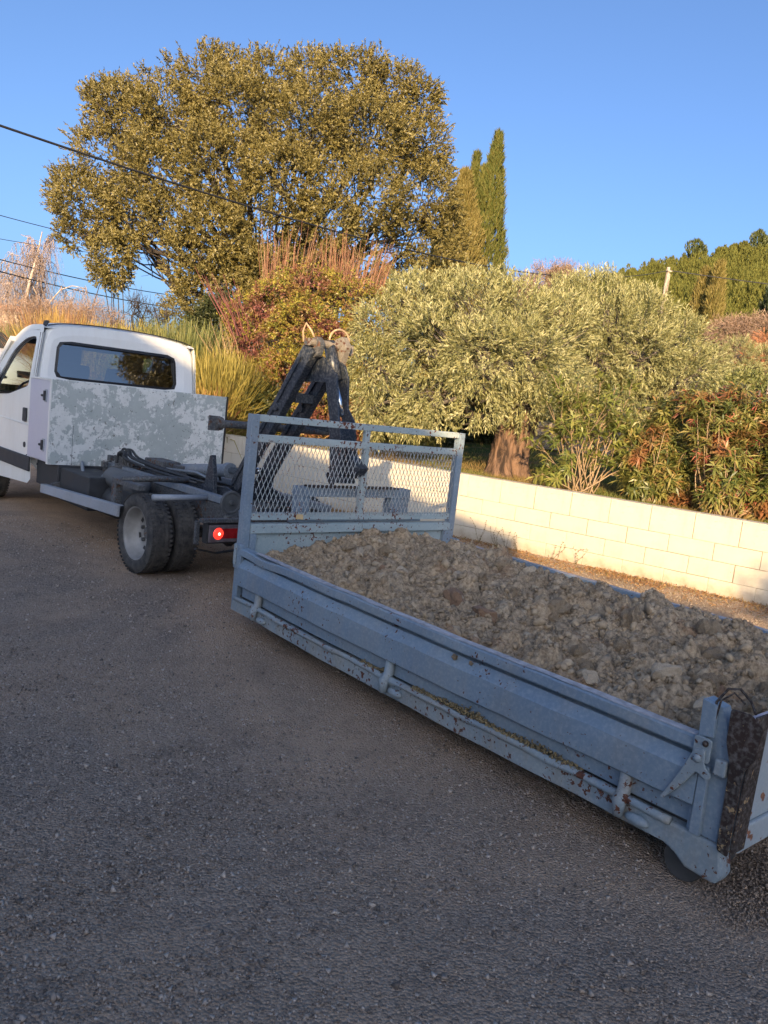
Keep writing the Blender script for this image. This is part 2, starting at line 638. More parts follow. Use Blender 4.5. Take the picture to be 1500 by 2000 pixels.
# local frame: x along the wall (away to the left), y = into the garden is minus WN
core = MB()
core.box(-9.5, 27, -0.195, -0.011, -0.2, 0.8)
ysign = 1 if (Matrix.Rotation(wall_a, 3, 'Z') @ Vector((0, 1, 0))).dot(WN) > 0 else -1
co_ = core.build('wall_core', Mwc, wall)
co_.scale = (1, ysign, 1)
rows = [(-0.031, 0.1685, 0.25), (0.1685, 0.3685, 0.0), (0.3685, 0.5685, 0.25), (0.5685, 0.8683, 0.0)]
bcache = {}
for ri, (z0, z1, off) in enumerate(rows):
    x = -9.4
    k = 0
    while True:
        x0 = -0.5 * 0 + (-9.5 + off) + 0.5 * k
        k += 1
        if x0 > 26.5: break
        key = (ri, random.randrange(5))
        if key not in bcache:
            g = random.choice([0.001, 0.002, 0.0035, 0.005])
            mb = MB()
            mb.box(g, 0.5 - g, -0.2, random.uniform(-0.0015, 0.0015), z0 + random.choice([0.001, 0.003]), z1 - random.choice([0.001, 0.0035]))
            b = mb.build('block', Mw.m, wall, bevel=0.003, seg=1)
            bcache[key] = b
        else:
            b = bcache[key].copy()
            COL.objects.link(b)
        b.parent = wall
        b.location = (x0, 0, 0)
        b.scale = (1, ysign, 1)

# ================================================================ the house behind the photographer (its shade covers the yard)
Mp = m_plain('pale_render', (0.78, 0.68, 0.54), 0.9, 0, 0.12, 3, 0.3)
Mtile = m_plain('roof_tile', (0.36, 0.17, 0.09), 0.85, 0, 0.35, 8, 0.4)
Mwood = m_plain('shutter_wood', (0.16, 0.22, 0.24), 0.7, 0, 0.2, 10)
UV = Vector((-SUN_H.y, SUN_H.x, 0))
UV = -UV if UV.x < 0 else UV
house_a = math.atan2(UV.y, UV.x)
house = empty('farmhouse', UV * 0 + SUN_H * 6.5, house_a, 'pale rendered house with a tiled gable roof behind the photographer', 'house')
# local x = right across the sun, local y = towards the sun side is negative
ridge_x, ridge_z, eave_z, half_w = -4.1, 6.12, 4.36, 4.95
mb = MB()
mb.prism([(ridge_x - half_w + .35, -0.2), (ridge_x + half_w - .34, -0.2), (ridge_x + half_w - .34, eave_z - 0.02), (ridge_x, ridge_z - 0.14), (ridge_x - half_w + .35, eave_z - 0.02)], -8.6, -0.3)
mb.build('wall', Mp, house)
for sgn in (-1, 1):
    mb = MB()
    a = (ridge_x, ridge_z)
    b = (ridge_x + sgn * half_w, eave_z)
    mb.prism([a, b, (b[0], b[1] - 0.1), (a[0], a[1] - 0.12)], -9.0, 0.0)
    rf = mb.build('roof', Mtile, house)
mb = MB().box(-6.2, -5.2, -0.32, -0.24, 0.9, 2.2)
mb.build('shutter', Mwood, house, 0.01)
mb = MB().box(-3.2, -2.2, -0.32, -0.24, 0.0, 2.15)
mb.build('door', Mwood, house, 0.01)
annex = empty('lean_to', SUN_H * 6.5, house_a, 'flat roofed annex against the right side of the pale house', 'annex')
mb = MB().box(0.50, 2.75, -6.0, -0.6, -0.2, 3.66)
mb.build('wall', Mp, annex)
mb = MB().box(0.42, 2.85, -6.1, -0.29, 3.66, 3.75)
mb.build('roof', Mtile, annex)

# ================================================================ the truck (local x forward, y left, z up; origin on the ground under the rear axle)
M_white = m_paint('white_cab_paint', (0.68, 0.69, 0.67), (0.63, 0.645, 0.635), rust=0.80, stain=0.35, chip=40, rough=0.32, dirt=(0.50, 0.47, 0.41))
M_lilac = m_paint('locker_paint', (0.42, 0.43, 0.53), (0.46, 0.47, 0.55), rust=0.80, stain=0.10, chip=50, rough=0.35, dirt=(0.5, 0.48, 0.45))
M_black = m_plain('black_plastic', (0.028, 0.030, 0.034), 0.55, 0, 0.4, 8)
M_rubberseal = m_plain('window_seal', (0.015, 0.016, 0.018), 0.5, 0, 0.3, 8)
M_frame = m_paint('chassis_steel', (0.035, 0.040, 0.048), (0.06, 0.066, 0.073), rust=0.60, stain=0.6, chip=26, rough=0.6, dirt=(0.15, 0.13, 0.105), bare=(0.06, 0.035, 0.025))
M_greyrail = m_paint('grey_rail_paint', (0.13, 0.16, 0.20), (0.18, 0.21, 0.24), rust=0.69, stain=0.5, chip=30, rough=0.5, dirt=(0.24, 0.21, 0.18))
M_alu = m_paint('dull_aluminium', (0.30, 0.33, 0.38), (0.25, 0.28, 0.32), rust=0.76, stain=0.35, chip=30, rough=0.4, dirt=(0.25, 0.22, 0.19))
M_boom = m_paint('blue_black_boom', (0.011, 0.017, 0.029), (0.016, 0.025, 0.040), rust=0.72, stain=0.08, chip=22, rough=0.38, dirt=(0.12, 0.11, 0.10), bare=(0.10, 0.055, 0.03))
M_worn = m_paint('worn_boom_head', (0.09, 0.085, 0.08), (0.26, 0.22, 0.17), rust=0.60, stain=0.4, chip=30, rough=0.7, dirt=(0.34, 0.29, 0.21))
M_hose = m_plain('pale_hose', (0.42, 0.30, 0.18), 0.7, 0, 0.2, 20)
M_darkhose = m_plain('dark_hose', (0.03, 0.032, 0.036), 0.6, 0, 0.5, 30)
M_chrome = m_plain('chrome_rod', (0.75, 0.78, 0.82), 0.12, 1.0, 0.05, 8)
M_tyre = Mat('tyre_rubber', 0.85, spec=0.3)
fz = M_tyre.noise(12, 5, 0.7)
M_tyre.color(M_tyre.ramp(fz, [(0.35, (0.030, 0.031, 0.034)), (0.7, (0.105, 0.098, 0.088))]))
M_tyre.bump(M_tyre.noise(60, 3), 0.3, 0.003)
M_tyre = M_tyre.m
M_rim = m_plain('wheel_rim', (0.27, 0.265, 0.255), 0.55, 0.2, 0.3, 7, 0.1)
M_seat = m_plain('seat_cloth', (0.035, 0.042, 0.055), 0.9, 0, 0.2, 20)

Mpl = Mat('peeling_panel', 0.55)
co = Mpl.coord()
pz = Mpl.math('ADD', Mpl.math('MULTIPLY', Mpl.noise(5.0, 10, 0.72, Mpl.coord((1, 0.9, 1.3)), 0.2), 0.68), Mpl.math('MULTIPLY', Mpl.noise(24, 8, 0.7, Mpl.coord((1, 1.0, 0.55))), 0.32))
pz2 = Mpl.noise(1.3, 2, 0.5, co)
pm = Mpl.bw(Mpl.math('ADD', Mpl.math('MULTIPLY', pz, 0.75), Mpl.math('MULTIPLY', pz2, 0.25)), 0.491, 0.497)
grey = Mpl.ramp(Mpl.noise(5, 5, 0.6, co), [(0.3, (0.33, 0.37, 0.365)), (0.7, (0.41, 0.45, 0.44))])
wht = Mpl.ramp(Mpl.noise(9, 5, 0.6, co), [(0.3, (0.56, 0.58, 0.565)), (0.7, (0.67, 0.685, 0.665))])
cl = Mpl.mix(pm, grey, wht)
ed = Mpl.math('ADD', Mpl.math('MULTIPLY', Mpl.noise(26, 4, 0.6, co), 0.8), Mpl.math('MULTIPLY', pz2, 0.2))
cl = Mpl.mix(Mpl.math('MULTIPLY', Mpl.bw(ed, 0.60, 0.615), 0.85), cl, (0.17, 0.17, 0.155))
Mpl.color(cl)
Mpl.bump(pm, 0.5, 0.002)
M_peel = Mpl.m

Mgl = Mat('tinted_glass', 0.02)
gl = Mgl.n('ShaderNodeBsdfGlass')
tr_ = Mgl.n('ShaderNodeBsdfTransparent')
tr_.inputs[0].default_value = (0.52, 0.64, 0.68, 1)
gs = Mgl.n('ShaderNodeBsdfGlossy')
gs.inputs['Roughness'].default_value = 0.02
fr = Mgl.n('ShaderNodeFresnel')
fr.inputs[0].default_value = 1.75
mx = Mgl.n('ShaderNodeMixShader')
Mgl.l(Mgl.math('ADD', fr.outputs[0], 0.24), mx.inputs[0])
Mgl.l(tr_.outputs[0], mx.inputs[1])
Mgl.l(gs.outputs[0], mx.inputs[2])
Mgl.l(mx.outputs[0], Mgl.nt.nodes['Material Output'].inputs['Surface'])
M_glass = Mgl.m


def resample(poly, n):
    P = [Vector((*p, 0)) for p in poly]
    P.append(P[0])
    L = [0]
    for a, b in zip(P, P[1:]): L.append(L[-1] + (b - a).length)
    out_ = []
    j = 0
    for k in range(n):
        t = L[-1] * k / n
        while L[j + 1] < t: j += 1
        u = (t - L[j]) / max(1e-9, L[j + 1] - L[j])
        q_ = P[j].lerp(P[j + 1], u)
        out_.append((q_.x, q_.y))
    return out_


def roundpoly(poly, r, seg=5):
    """rounded corners"""
    out_ = []
    n = len(poly)
    for i in range(n):
        a, b, c = Vector(poly[i - 1]), Vector(poly[i]), Vector(poly[(i + 1) % n])
        rr = r[i] if isinstance(r, (list, tuple)) else r
        u, v = (a - b), (c - b)
        k = min(rr, u.length * 0.49, v.length * 0.49)
        p0, p1 = b + u.normalized() * k, b + v.normalized() * k
        for s in range(seg + 1):
            t = s / seg
            out_.append(tuple((p0 * (1 - t) ** 2 + b * 2 * t * (1 - t) + p1 * t * t)))
    return out_


def ring(mb, A, B, fa, fb=None):
    """strip between two closed outlines with as many points; fa maps a 2D point to 3D"""
    fb = fb or fa
    n = len(A)
    mb.add([fa(p) for p in A] + [fb(p) for p in B], [(i, (i + 1) % n, n + (i + 1) % n, n + i) for i in range(n)])


truck = empty('hook_loader_truck', TRUCK, TRUCK_A, 'white hook loader truck with a peeling grey locker and raised black arm', 'truck')

# --- cab
cab = truck
NP = 72


def side_y(p, s, o=0.0):
    z = p[1]
    t = max(0, (z - 1.25) / 0.9)
    b = max(0, (0.75 - z) / 0.75)
    fx = max(0, (p[0] - 3.9)) * 0.12
    return (p[0], s * (0.955 - 0.085 * t ** 1.5 - 0.02 * b - fx + o), z)


side_out = roundpoly([(2.5, 0.40), (2.5, 2.10), (3.02, 2.10), (3.42, 1.94), (4.28, 1.32), (4.85, 1.08), (5.05, 0.88), (5.08, 0.42), (4.56, 0.36), (4.50, 0.62), (4.26, 0.82), (3.94, 0.82), (3.70, 0.62), (3.64, 0.34)],
                     [0.03, 0.10, 0.2, 0.25, 0.15, 0.15, 0.1, 0.1, 0.05, 0.15, 0.15, 0.15, 0.15, 0.05])
door_o = roundpoly([(2.575, 0.68), (2.585, 2.045), (3.0, 2.035), (3.38, 1.88), (4.12, 1.30), (4.02, 0.98), (3.76, 0.80), (3.62, 0.68)], [0.05, 0.06, 0.2, 0.2, 0.1, 0.1, 0.15, 0.08])
win_o = roundpoly([(2.70, 1.435), (2.66, 1.975), (2.98, 1.955), (3.32, 1.81), (3.95, 1.27), (3.30, 1.31)], [0.05, 0.07, 0.15, 0.2, 0.05, 0.1])


def by_angle(poly, c, n):
    """resample an outline at equal angles seen from c"""
    P = resample(poly, 900)
    ang = [math.atan2(p[1] - c[1], p[0] - c[0]) for p in P]
    out_ = []
    for k in range(n):
        t = -math.pi + 2 * math.pi * k / n
        i = min(range(len(P)), key=lambda i_: abs((ang[i_] - t + math.pi) % (2 * math.pi) - math.pi))
        out_.append(P[i])
    return out_


def inset(poly, c, k):
    return [(c[0] + (p[0] - c[0]) * k, c[1] + (p[1] - c[1]) * k) for p in poly]


cD = (3.18, 1.42)
A_ = by_angle(side_out, cD, NP)
B_ = by_angle(door_o, cD, NP)
W_ = by_angle(win_o, (3.1, 1.62), NP)
B2 = by_angle(door_o, (3.1, 1.62), NP)
cabshell = MB()
for s in (1, -1):
    ring(cabshell, A_, B_, lambda p, s=s: side_y(p, s))
    ring(cabshell, B_, inset(B_, cD, 0.995), lambda p, s=s: side_y(p, s), lambda p, s=s: side_y(p, s, -0.02))
# roof and front skin: sweep the top edge from side to side
top = [(2.515, 2.065), (2.56, 2.105), (2.75, 2.125), (3.0, 2.10), (3.2, 2.05), (3.42, 1.945)]
crown = [0.0, 0.038, 0.055, 0.055, 0.05, 0.02]
ys = np.linspace(-1, 1, 15)
v, f = [], []
for (x, z), cr in zip(top, crown):
    for y in ys:
        e = 1 - abs(y) ** 6 * 0.018
        v.append((x, y * side_y((x, z), 1)[1], z * 1 + cr * (1 - y * y) - 0.035 * abs(y) ** 8 * (x > 2.52)))
for i in range(len(top) - 1):
    for j in range(len(ys) - 1):
        f.append((i * 15 + j, i * 15 + j + 1, (i + 1) * 15 + j + 1, (i + 1) * 15 + j))
cabshell.add(v, f)
fr_ = [(4.28, 1.30), (4.58, 1.2), (4.85, 1.07), (5.03, 0.9), (5.08, 0.6), (5.07, 0.40)]
v, f = [], []
for (x, z) in fr_:
    for y in ys: v.append((x + 0.05 * (1 - y * y), y * side_y((x, z), 1)[1], z + 0.02 * (1 - y * y)))
for i in range(len(fr_) - 1):
    for j in range(len(ys) - 1): f.append((i * 15 + j, i * 15 + j + 1, (i + 1) * 15 + j + 1, (i + 1) * 15 + j))
cabshell.add(v, f)
# windscreen pillars
for s in (1, -1):
    cabshell.bar(side_y((3.40, 1.93), s), side_y((4.28, 1.30), s), 0.07, 0.07)
# rear face with the window opening
rear_o = [(0.952, 0.55), (0.952, 1.30), (0.935, 1.60), (0.900, 1.90), (0.872, 2.02), (0.82, 2.085), (0.72, 2.118), (0.4, 2.148), (0, 2.16)]
rear_o = rear_o + [(-a, b) for a, b in rear_o[::-1][1:]]
win_r = roundpoly([(0.765, 1.545), (0.745, 1.955), (-0.635, 1.955), (-0.685, 1.545)], 0.09, 8)
win_ri = roundpoly([(0.735, 1.572), (0.718, 1.928), (-0.608, 1.928), (-0.655, 1.572)], 0.07, 8)
cR = (0.03, 1.75)
RO = by_angle(rear_o, cR, NP)
RI = by_angle(inset(rear_o, cR, 0.955), cR, NP)
RW = by_angle(win_r, cR, NP)
RWi = by_angle(win_ri, cR, NP)
rf = lambda x: (lambda p: (x, p[0], p[1]))
ring(cabshell, RO, RI, rf(2.56), rf(2.515))
RJ = [(a[0] * .5 + b[0] * .5, a[1] * .5 + b[1] * .5) for a, b in zip(RI, RW)]
ring(cabshell, RI, RJ, rf(2.515), rf(2.50))
ring(cabshell, RJ, RW, rf(2.50), rf(2.50))
o = cabshell.build('cab_shell', M_white, cab, smooth=True)
es = o.modifiers.new('edges', 'EDGE_SPLIT')
es.split_angle = math.radians(40)
mb = MB()
ring(mb, RW, RWi, rf(2.503), rf(2.492))
ring(mb, RWi, RWi, rf(2.492), rf(2.55))
rw = mb.build('rear_window', M_rubberseal, cab)
g = MB().add([(2.500 + (p[1] - 1.572) * 0.12, p[0], p[1]) for p in RWi], [tuple(range(NP))])
g.build('pane', M_glass, rw)
for s in (1, -1):
    mb = MB()
    ring(mb, inset(B2, (3.1, 1.6), 0.993), W_, lambda p, s=s: side_y(p, s, 0.003))
    ring(mb, W_, inset(W_, (3.1, 1.62), 0.985), lambda p, s=s: side_y(p, s, 0.003), lambda p, s=s: side_y(p, s, -0.05))
    d = mb.build('door', M_white, cab, smooth=True)
    es = d.modifiers.new('edges', 'EDGE_SPLIT')
    es.split_angle = math.radians(40)
    mb = MB()
    ring(mb, inset(W_, (3.1, 1.62), 0.985), inset(W_, (3.1, 1.62), 0.93), lambda p, s=s: side_y(p, s, -0.014))
    mb.build('window_frame', M_rubberseal, d)
    if s < 0:
        MB().add([side_y(p, s, -0.018) for p in inset(W_, (3.1, 1.62), 0.985)], [tuple(range(NP))]).build('pane', M_glass, d)
    mb = MB().box(2.66, 2.75, s * 0.958, s * 0.985, 1.05, 1.20)
    mb.build('handle', M_black, d, 0.012)
    MB().lathe([(0.0, 0.0), (0.03, 0.0), (0.03, 0.012), (0.0, 0.012)], (2.70, s * 0.953, 0.80), 12).build('fuel_flap', M_black, cab)
    mb = MB()
    mb.box(2.505, 3.62, s * 0.95, s * 0.975, 0.53, 0.69)
    mb.build('side_moulding', M_black, cab, 0.01)
    mb = MB()
    mb.box(3.60, 3.78, s * 0.99, s * 1.16, 1.28, 1.56)
    mb.bar((3.75, s * 0.93, 1.35), (3.70, s * 1.02, 1.35), 0.04, 0.04)
    mb.build('mirror', M_black, cab, 0.03)
# dark lining, floor, dashboard, windscreen
mb = MB()
mb.box(2.56, 4.2, -0.88, 0.88, 0.60, 0.66)
mb.box(3.92, 4.22, -0.86, 0.86, 0.66, 1.22)
mb.build('cab_lining', M_black, cab)
MB().prism([(2.60, 2.03), (3.36, 1.90), (3.36, 1.92), (2.60, 2.05)], -0.83, 0.83).build('headlining', M_seat, cab)
MB().add([side_y((3.41, 1.93), 1), side_y((3.41, 1.93), -1), side_y((4.27, 1.31), -1), side_y((4.27, 1.31), 1)], [(0, 1, 2, 3)]).build('windscreen', M_glass, cab)
MB().add([(2.53, -0.88, 0.6), (2.53, 0.88, 0.6), (2.53, 0.88, 1.53), (2.53, -0.88, 1.53)], [(0, 1, 2, 3)]).build('back_lining', M_seat, cab)
# seats
def cab_seat(y, wd, heads):
    mb = MB()
    mb.prism(roundpoly([(3.0, 1.02), (2.80, 1.70), (2.88, 1.73), (3.14, 1.05)], 0.04), y - wd / 2, y + wd / 2)
    mb.box(3.05, 3.55, y - wd / 2, y + wd / 2, 0.92, 1.06)
    s_ = mb.build('seat', M_seat, cab, 0.04, seg=3)
    for h in heads:
        hb = MB()
        hb.prism(roundpoly([(2.78, 1.70), (2.76, 1.91), (2.86, 1.91), (2.89, 1.70)], 0.03), h - 0.135, h + 0.135)
        hb.build('headrest', M_seat, s_, 0.035, seg=3)
cab_seat(0.50, 0.52, [0.50])
cab_seat(-0.42, 0.90, [-0.24, -0.66])
# steering wheel
st_ = MB()
st_.tube([(3.78 + 0.07 * math.cos(a), 0.50 + 0.21 * math.sin(a), 1.28 + 0.19 * math.cos(a)) for a in np.linspace(0, 2 * math.pi, 20)], 0.014, 6)
st_.bar((3.95, 0.5, 1.15), (3.77, 0.5, 1.28), 0.06, 0.06)
st_.build('steering_wheel', M_black, cab)
MB().tube([(2.57, 0.86, 2.09), (2.575, 0.845, 2.125), (2.64, 0.80, 2.14)], [0.02, 0.026, 0.012], 6).build('roof_drain', M_black, cab)
MB().bar((5.10, -0.9, 0.5), (5.10, 0.9, 0.5), 0.14, 0.28).build('bumper', M_black, cab, 0.04)

MB().tube([(2.528, y_, 2.118 + 0.048 * (1 - (y_ / .86) ** 2) - 0.030 * abs(y_ / .86) ** 8) for y_ in np.linspace(0.84, -0.84, 21)], 0.007, 6).build('roof_seam', M_rubberseal, cab)
for s in (1, -1):
    MB().tube([side_y((2.52, z_), s, 0.001) for z_ in np.linspace(0.75, 2.02, 12)], 0.004, 5).build('body_seam', M_rubberseal, cab)
    MB().tube([side_y((x_, 1.02 + 0.02 * (x_ - 2.6)), s, 0.004) for x_ in np.linspace(2.62, 3.85, 8)], 0.006, 6).build('crease', M_white, cab)
# --- locker behind the cab
lk = truck
mb = MB()
mb.box(1.895, 2.49, -0.985, 0.985, 0.70, 1.535)
mb.build('carcass', M_lilac, lk)
edges = [-0.998, -0.62, -0.24, 0.14, 0.52, 0.76, 0.998]
mb = MB()
mb.box(1.872, 1.894, -0.997, 0.997, 0.686, 1.546)
mb.build('rear_panel', M_peel, lk, 0.003)
for y_ in (0.764,):
    MB().box(1.8705, 1.872, y_ - 0.0015, y_ + 0.0015, 0.69, 1.1).build('seam', M_black, lk)
mb = MB().box(1.90, 2.485, 0.986, 1.0, 0.71, 1.525)
side_door = mb.build('side_door', M_lilac, lk, 0.003)
MB().box(1.874, 1.904, 0.9975, 1.012, 0.69, 1.545).build('corner_trim', M_white, lk, 0.003)
MB().box(1.905, 2.49, 0.986, 1.008, 1.527, 1.546).build('top_trim', M_white, lk, 0.003)
for z in (1.37, 0.87):
    mb = MB().box(1.985, 2.045, 1.0, 1.012, z - 0.065, z + 0.065)
    l_ = mb.build('latch', M_alu, side_door, 0.006)
    mb = MB().box(1.998, 2.030, 1.008, 1.03, z - 0.05, z + 0.05)
    mb.tube([(2.03, 1.02, z), (2.075, 1.025, z)], 0.014, 8)
    mb.build('latch_handle', M_black, l_, 0.004)
MB().box(1.868, 1.90, -1.018, -0.999, 0.68, 1.55).build('dark_corner_trim', M_rubberseal, lk)

# --- chassis
ch = truck
for s in (1, -1):
    mb = MB()
    x0, x1, yo = -0.95, 4.7, s * 0.43
    mb.box(x0, x1, yo - 0.004, yo + 0.004, 0.50, 0.68)
    mb.box(x0, x1, yo - s * 0.06, yo - s * 0.005, 0.672, 0.68)
    mb.box(x0, x1, yo - s * 0.06, yo - s * 0.005, 0.50, 0.508)
    mb.build('chassis_rail', M_frame, ch)
    mb = MB().box(-0.95, 1.86, s * 0.36, s * 0.425, 0.685, 0.745)
    mb.build('subframe_rail', M_greyrail, ch, 0.004)
for x in (-0.88, -0.35, 0.45, 1.2, 1.9, 2.8):
    MB().box(x - 0.05, x + 0.05, -0.40, 0.40, 0.52, 0.66).build('cross_member', M_frame, ch)
mb = MB()
mb.tube([(0, -0.77, 0.345), (0, -0.15, 0.345), (0, 0, 0.345), (0, 0.15, 0.345), (0, 0.77, 0.345)], [0.05, 0.055, 0.15, 0.055, 0.05], 12)
mb.build('rear_axle', M_frame, ch, smooth=True)
for s in (1, -1):
    mb = MB()
    for k in range(5):
        L = 0.62 - k * 0.1
        mb.prism([(-L, 0.50 - k * 0.0 - 0.012 * k - 0.08 * 0), (0, 0.415 - 0.012 * k), (L, 0.50 - 0.012 * k), (L, 0.489 - 0.012 * k), (0, 0.404 - 0.012 * k), (-L, 0.489 - 0.012 * k)], s * 0.40, s * 0.47)
    mb.build('leaf_spring', M_frame, ch)
# side guard of the near side, its post and the bracket tubes
mb = MB()
mb.prism([(2.04, 0.378), (2.04, 0.467), (0.20, 0.553), (0.20, 0.453)], 0.975, 1.0)
mb.prism([(2.04, 0.458), (2.04, 0.467), (0.20, 0.553), (0.20, 0.544)], 0.94, 0.975)
mb.build('side_guard', M_alu, ch, 0.003)
MB().prism([(2.04, 0.378), (2.04, 0.467), (0.20, 0.553), (0.20, 0.453)], -1.0, -0.975).build('side_guard', M_alu, ch, 0.003)
mb = MB()
mb.box(0.42, 0.50, 0.86, 0.93, 0.47, 0.71)
mb.box(-0.02, 0.50, 0.86, 0.93, 0.712, 0.76)
mb.build('guard_bracket', M_frame, ch, 0.006)
MB().bar((1.86, 0.95, 0.47), (1.86, 0.44, 0.62), 0.05, 0.05).build('guard_bracket', M_frame, ch)
MB().tube([(0.30, 0.93, 0.765), (0.29, 0.60, 0.78), (0.28, 0.30, 0.77)], 0.028, 8).build('cross_tube', M_frame, ch, smooth=True)
MB().tube([(-0.32, 0.94, 0.705), (-0.28, 0.42, 0.70)], 0.026, 10).build('cross_tube', M_alu, ch, smooth=True)
mb = MB()
mb.lathe([(0.0, -0.36), (0.07, -0.35), (0.10, -0.31), (0.105, 0), (0.10, 0.31), (0.07, 0.35), (0.0, 0.36)], (0.88, 0.62, 0.665), 18, 'x')
mb.build('air_tank', m_plain('tank_grey', (0.10, 0.105, 0.11), 0.5, 0, 0.3, 6), ch, smooth=True)
mb = MB()
mb.lathe([(0.0, -0.4), (0.15, -0.38), (0.17, -0.3), (0.17, 0.3), (0.15, 0.38), (0.0, 0.4)], (1.35, 0.58, 0.44), 18, 'x')
mb.build('fuel_tank', M_black, ch, smooth=True)
MB().box(1.12, 1.84, 0.50, 0.88, 0.34, 0.665).build('battery_box', M_black, ch, 0.01)  # this and the next black boxes are added to darken the space under the locker
MB().box(1.86, 2.46, 0.30, 0.90, 0.42, 0.684).build('mudguard_box', M_black, ch, 0.01)
MB().box(0.52, 1.05, 0.48, 0.70, 0.40, 0.60).build('valve_cabinet', M_black, ch, 0.01)
MB().box(-0.9, 1.8, -0.35, 0.35, 0.60, 0.62).build('undertray', M_black, ch)  # black sheet added to keep the gap between the rails dark
# hydraulic valves and hoses by the near rail
mb = MB()
for k in range(16):
    x, y, z = 1.55 + random.uniform(-.25, .30), 0.33 + random.uniform(-.14, .16), 0.74 + random.uniform(-.05, .06)
    s_ = random.uniform(0.02, 0.05)
    mb.box(x - s_, x + s_, y - s_ * .8, y + s_ * .8, z - s_, z + s_ * .8)
for k in range(6):
    x = 1.40 + k * 0.06
    mb.tube([(x, 0.36, 0.74), (x, 0.38, 0.83)], 0.014, 6)
mb.build('valve_block', M_frame, ch, 0.004)
for k in range(5):
    y0 = 0.24 + 0.035 * k
    L = random.uniform(0.8, 1.5)
    z0 = 0.74 + random.uniform(0, .03)
    pts = [(1.72 - 0.02 * k, y0, z0), (1.74 - 0.03 * k, y0, z0 + 0.10 + random.uniform(0, .03)), (1.60 - 0.03 * k, y0, z0 + 0.125), (1.40, y0 + .02, z0 + 0.07), (1.40 - L * .5, y0 - 0.02, z0 + 0.03), (1.4 - L, y0 - 0.10, z0 + 0.01)]
    pp = [Vector(p) for p in pts]
    sm = []
    for i in range(len(pp) - 1):
        a = pp[max(i - 1, 0)]; b = pp[i]; c = pp[i + 1]; d = pp[min(i + 2, len(pp) - 1)]
        for t in (0, .33, .66):
            sm.append(0.5 * ((2 * b) + (-a + c) * t + (2 * a - 5 * b + 4 * c - d) * t * t + (-a + 3 * b - 3 * c + d) * t ** 3))
    sm.append(pp[-1])
    MB().tube(sm, 0.013, 6).build('hydraulic_hose', M_darkhose, ch, smooth=True)
MB().tube([(1.95, 0.62, 0.72), (1.75, 0.70, 0.72), (1.62, 0.74, 0.66), (1.52, 0.74, 0.58), (1.40, 0.74, 0.56), (1.25, 0.72, 0.62), (1.2, 0.68, 0.70)], 0.018, 8).build('hydraulic_hose', M_greyrail, ch, smooth=True)
mb = MB()
mb.box(0.95, 1.35, 0.02, 0.22, 0.76, 0.86)
mb.box(0.80, 0.94, 0.0, 0.12, 0.74, 0.84)
mb.build('pump_box', M_frame, ch, 0.01)
# lift cylinder
cyl = MB().tube([(1.15, 0, 0.76), (0.05, 0, 0.905)], 0.062, 16)
cyl.lathe([(0.045, -0.03), (0.073, -0.03), (0.073, 0.03), (0.045, 0.03)], (0.08, 0, 0.90), 14, 'x')
cy = cyl.build('lift_cylinder', M_greyrail, ch, smooth=True)
cy.modifiers.new('e', 'EDGE_SPLIT').split_angle = math.radians(40)
MB().tube([(0.08, 0, 0.90), (-0.42, 0, 0.965)], 0.030, 12).build('piston_rod', M_chrome, cy, smooth=True)
for y0, sgn in ((0.16, 1), (-0.16, -1)):
    MB().tube([(1.3, y0, 0.78), (0.9, y0 * 1.1, 0.80), (0.4, y0, 0.835), (0.15, y0 * .8, 0.80), (0.12, y0, 0.76), (0.25, y0, 0.745)], 0.012, 6).build('hydraulic_pipe', M_greyrail, ch, smooth=True)
for k in range(10):
    a = Vector((random.uniform(-0.9, 0.8), random.uniform(-0.3, 0.33), random.uniform(0.60, 0.76)))
    b = a + Vector((random.uniform(-0.5, 0.1), random.uniform(-0.2, 0.2), random.uniform(-0.08, 0.08)))
    c = a.lerp(b, 0.5) + Vector((0, 0, random.uniform(-0.06, 0.06)))
    MB().tube([a, c, b], random.choice([0.008, 0.012, 0.016]), 6).build('hydraulic_pipe', random.choice([M_frame, M_darkhose, M_frame]), ch, smooth=True)
# hinge frame of the arm: two pointed latch horns and side plates
for y in (0.30, -0.30):
    mb = MB()
    mb.prism([(-0.02, 0.70), (-0.10, 1.05), (-0.14, 1.06), (-0.18, 0.92), (-0.22, 0.70)], y - 0.02, y + 0.02)
    mb.build('latch_horn', M_boom, ch, 0.004)
    mb = MB()
    mb.prism([(0.45, 0.69), (0.15, 0.76), (-0.30, 0.80), (-0.62, 0.72), (-0.65, 0.66), (0.45, 0.66)], y * .8 - 0.012, y * .8 + 0.012)
    mb.build('side_plate', M_boom, ch, 0.004)

# --- hook arm
arm = truck
def boom(y, x0, z0, x1, z1, wd, th):
    d = Vector((x1 - x0, 0, z1 - z0)).normalized()
    nn_ = Vector((-d.z, 0, d.x)) * wd / 2
    a, b = Vector((x0, 0, z0)), Vector((x1, 0, z1))
    mb = MB()
    P4 = [a + nn_, b + nn_, b - nn_, a - nn_]
    mb.prism([(p.x, p.z) for p in P4], y - th / 2, y + th / 2)
    o_ = mb.build('boom', M_boom, arm, 0.008)
    mb = MB()
    mb.bar(a - nn_ * 0.25 + Vector((0, y + th / 2 + 0.006, 0)), b - nn_ * 0.25 + Vector((0, y + th / 2 + 0.006, 0)) - d * 0.12, 0.016, 0.014)
    mb.build('weld_strip', M_boom, o_)
    mb = MB().lathe([(0, -th / 2 - 0.02), (0.035, -th / 2 - 0.02), (0.035, th / 2 + 0.02), (0, th / 2 + 0.02)], (a.lerp(b, 0.6).x, y, a.lerp(b, 0.6).z), 14)
    mb.build('pivot_pin', M_boom, o_, 0.004)
    return o_
boom(0.14, -0.30, 0.80, -1.205, 2.05, 0.145, 0.07)
boom(-0.13, -0.25, 0.80, -1.205, 2.05, 0.145, 0.07)
mb = MB()
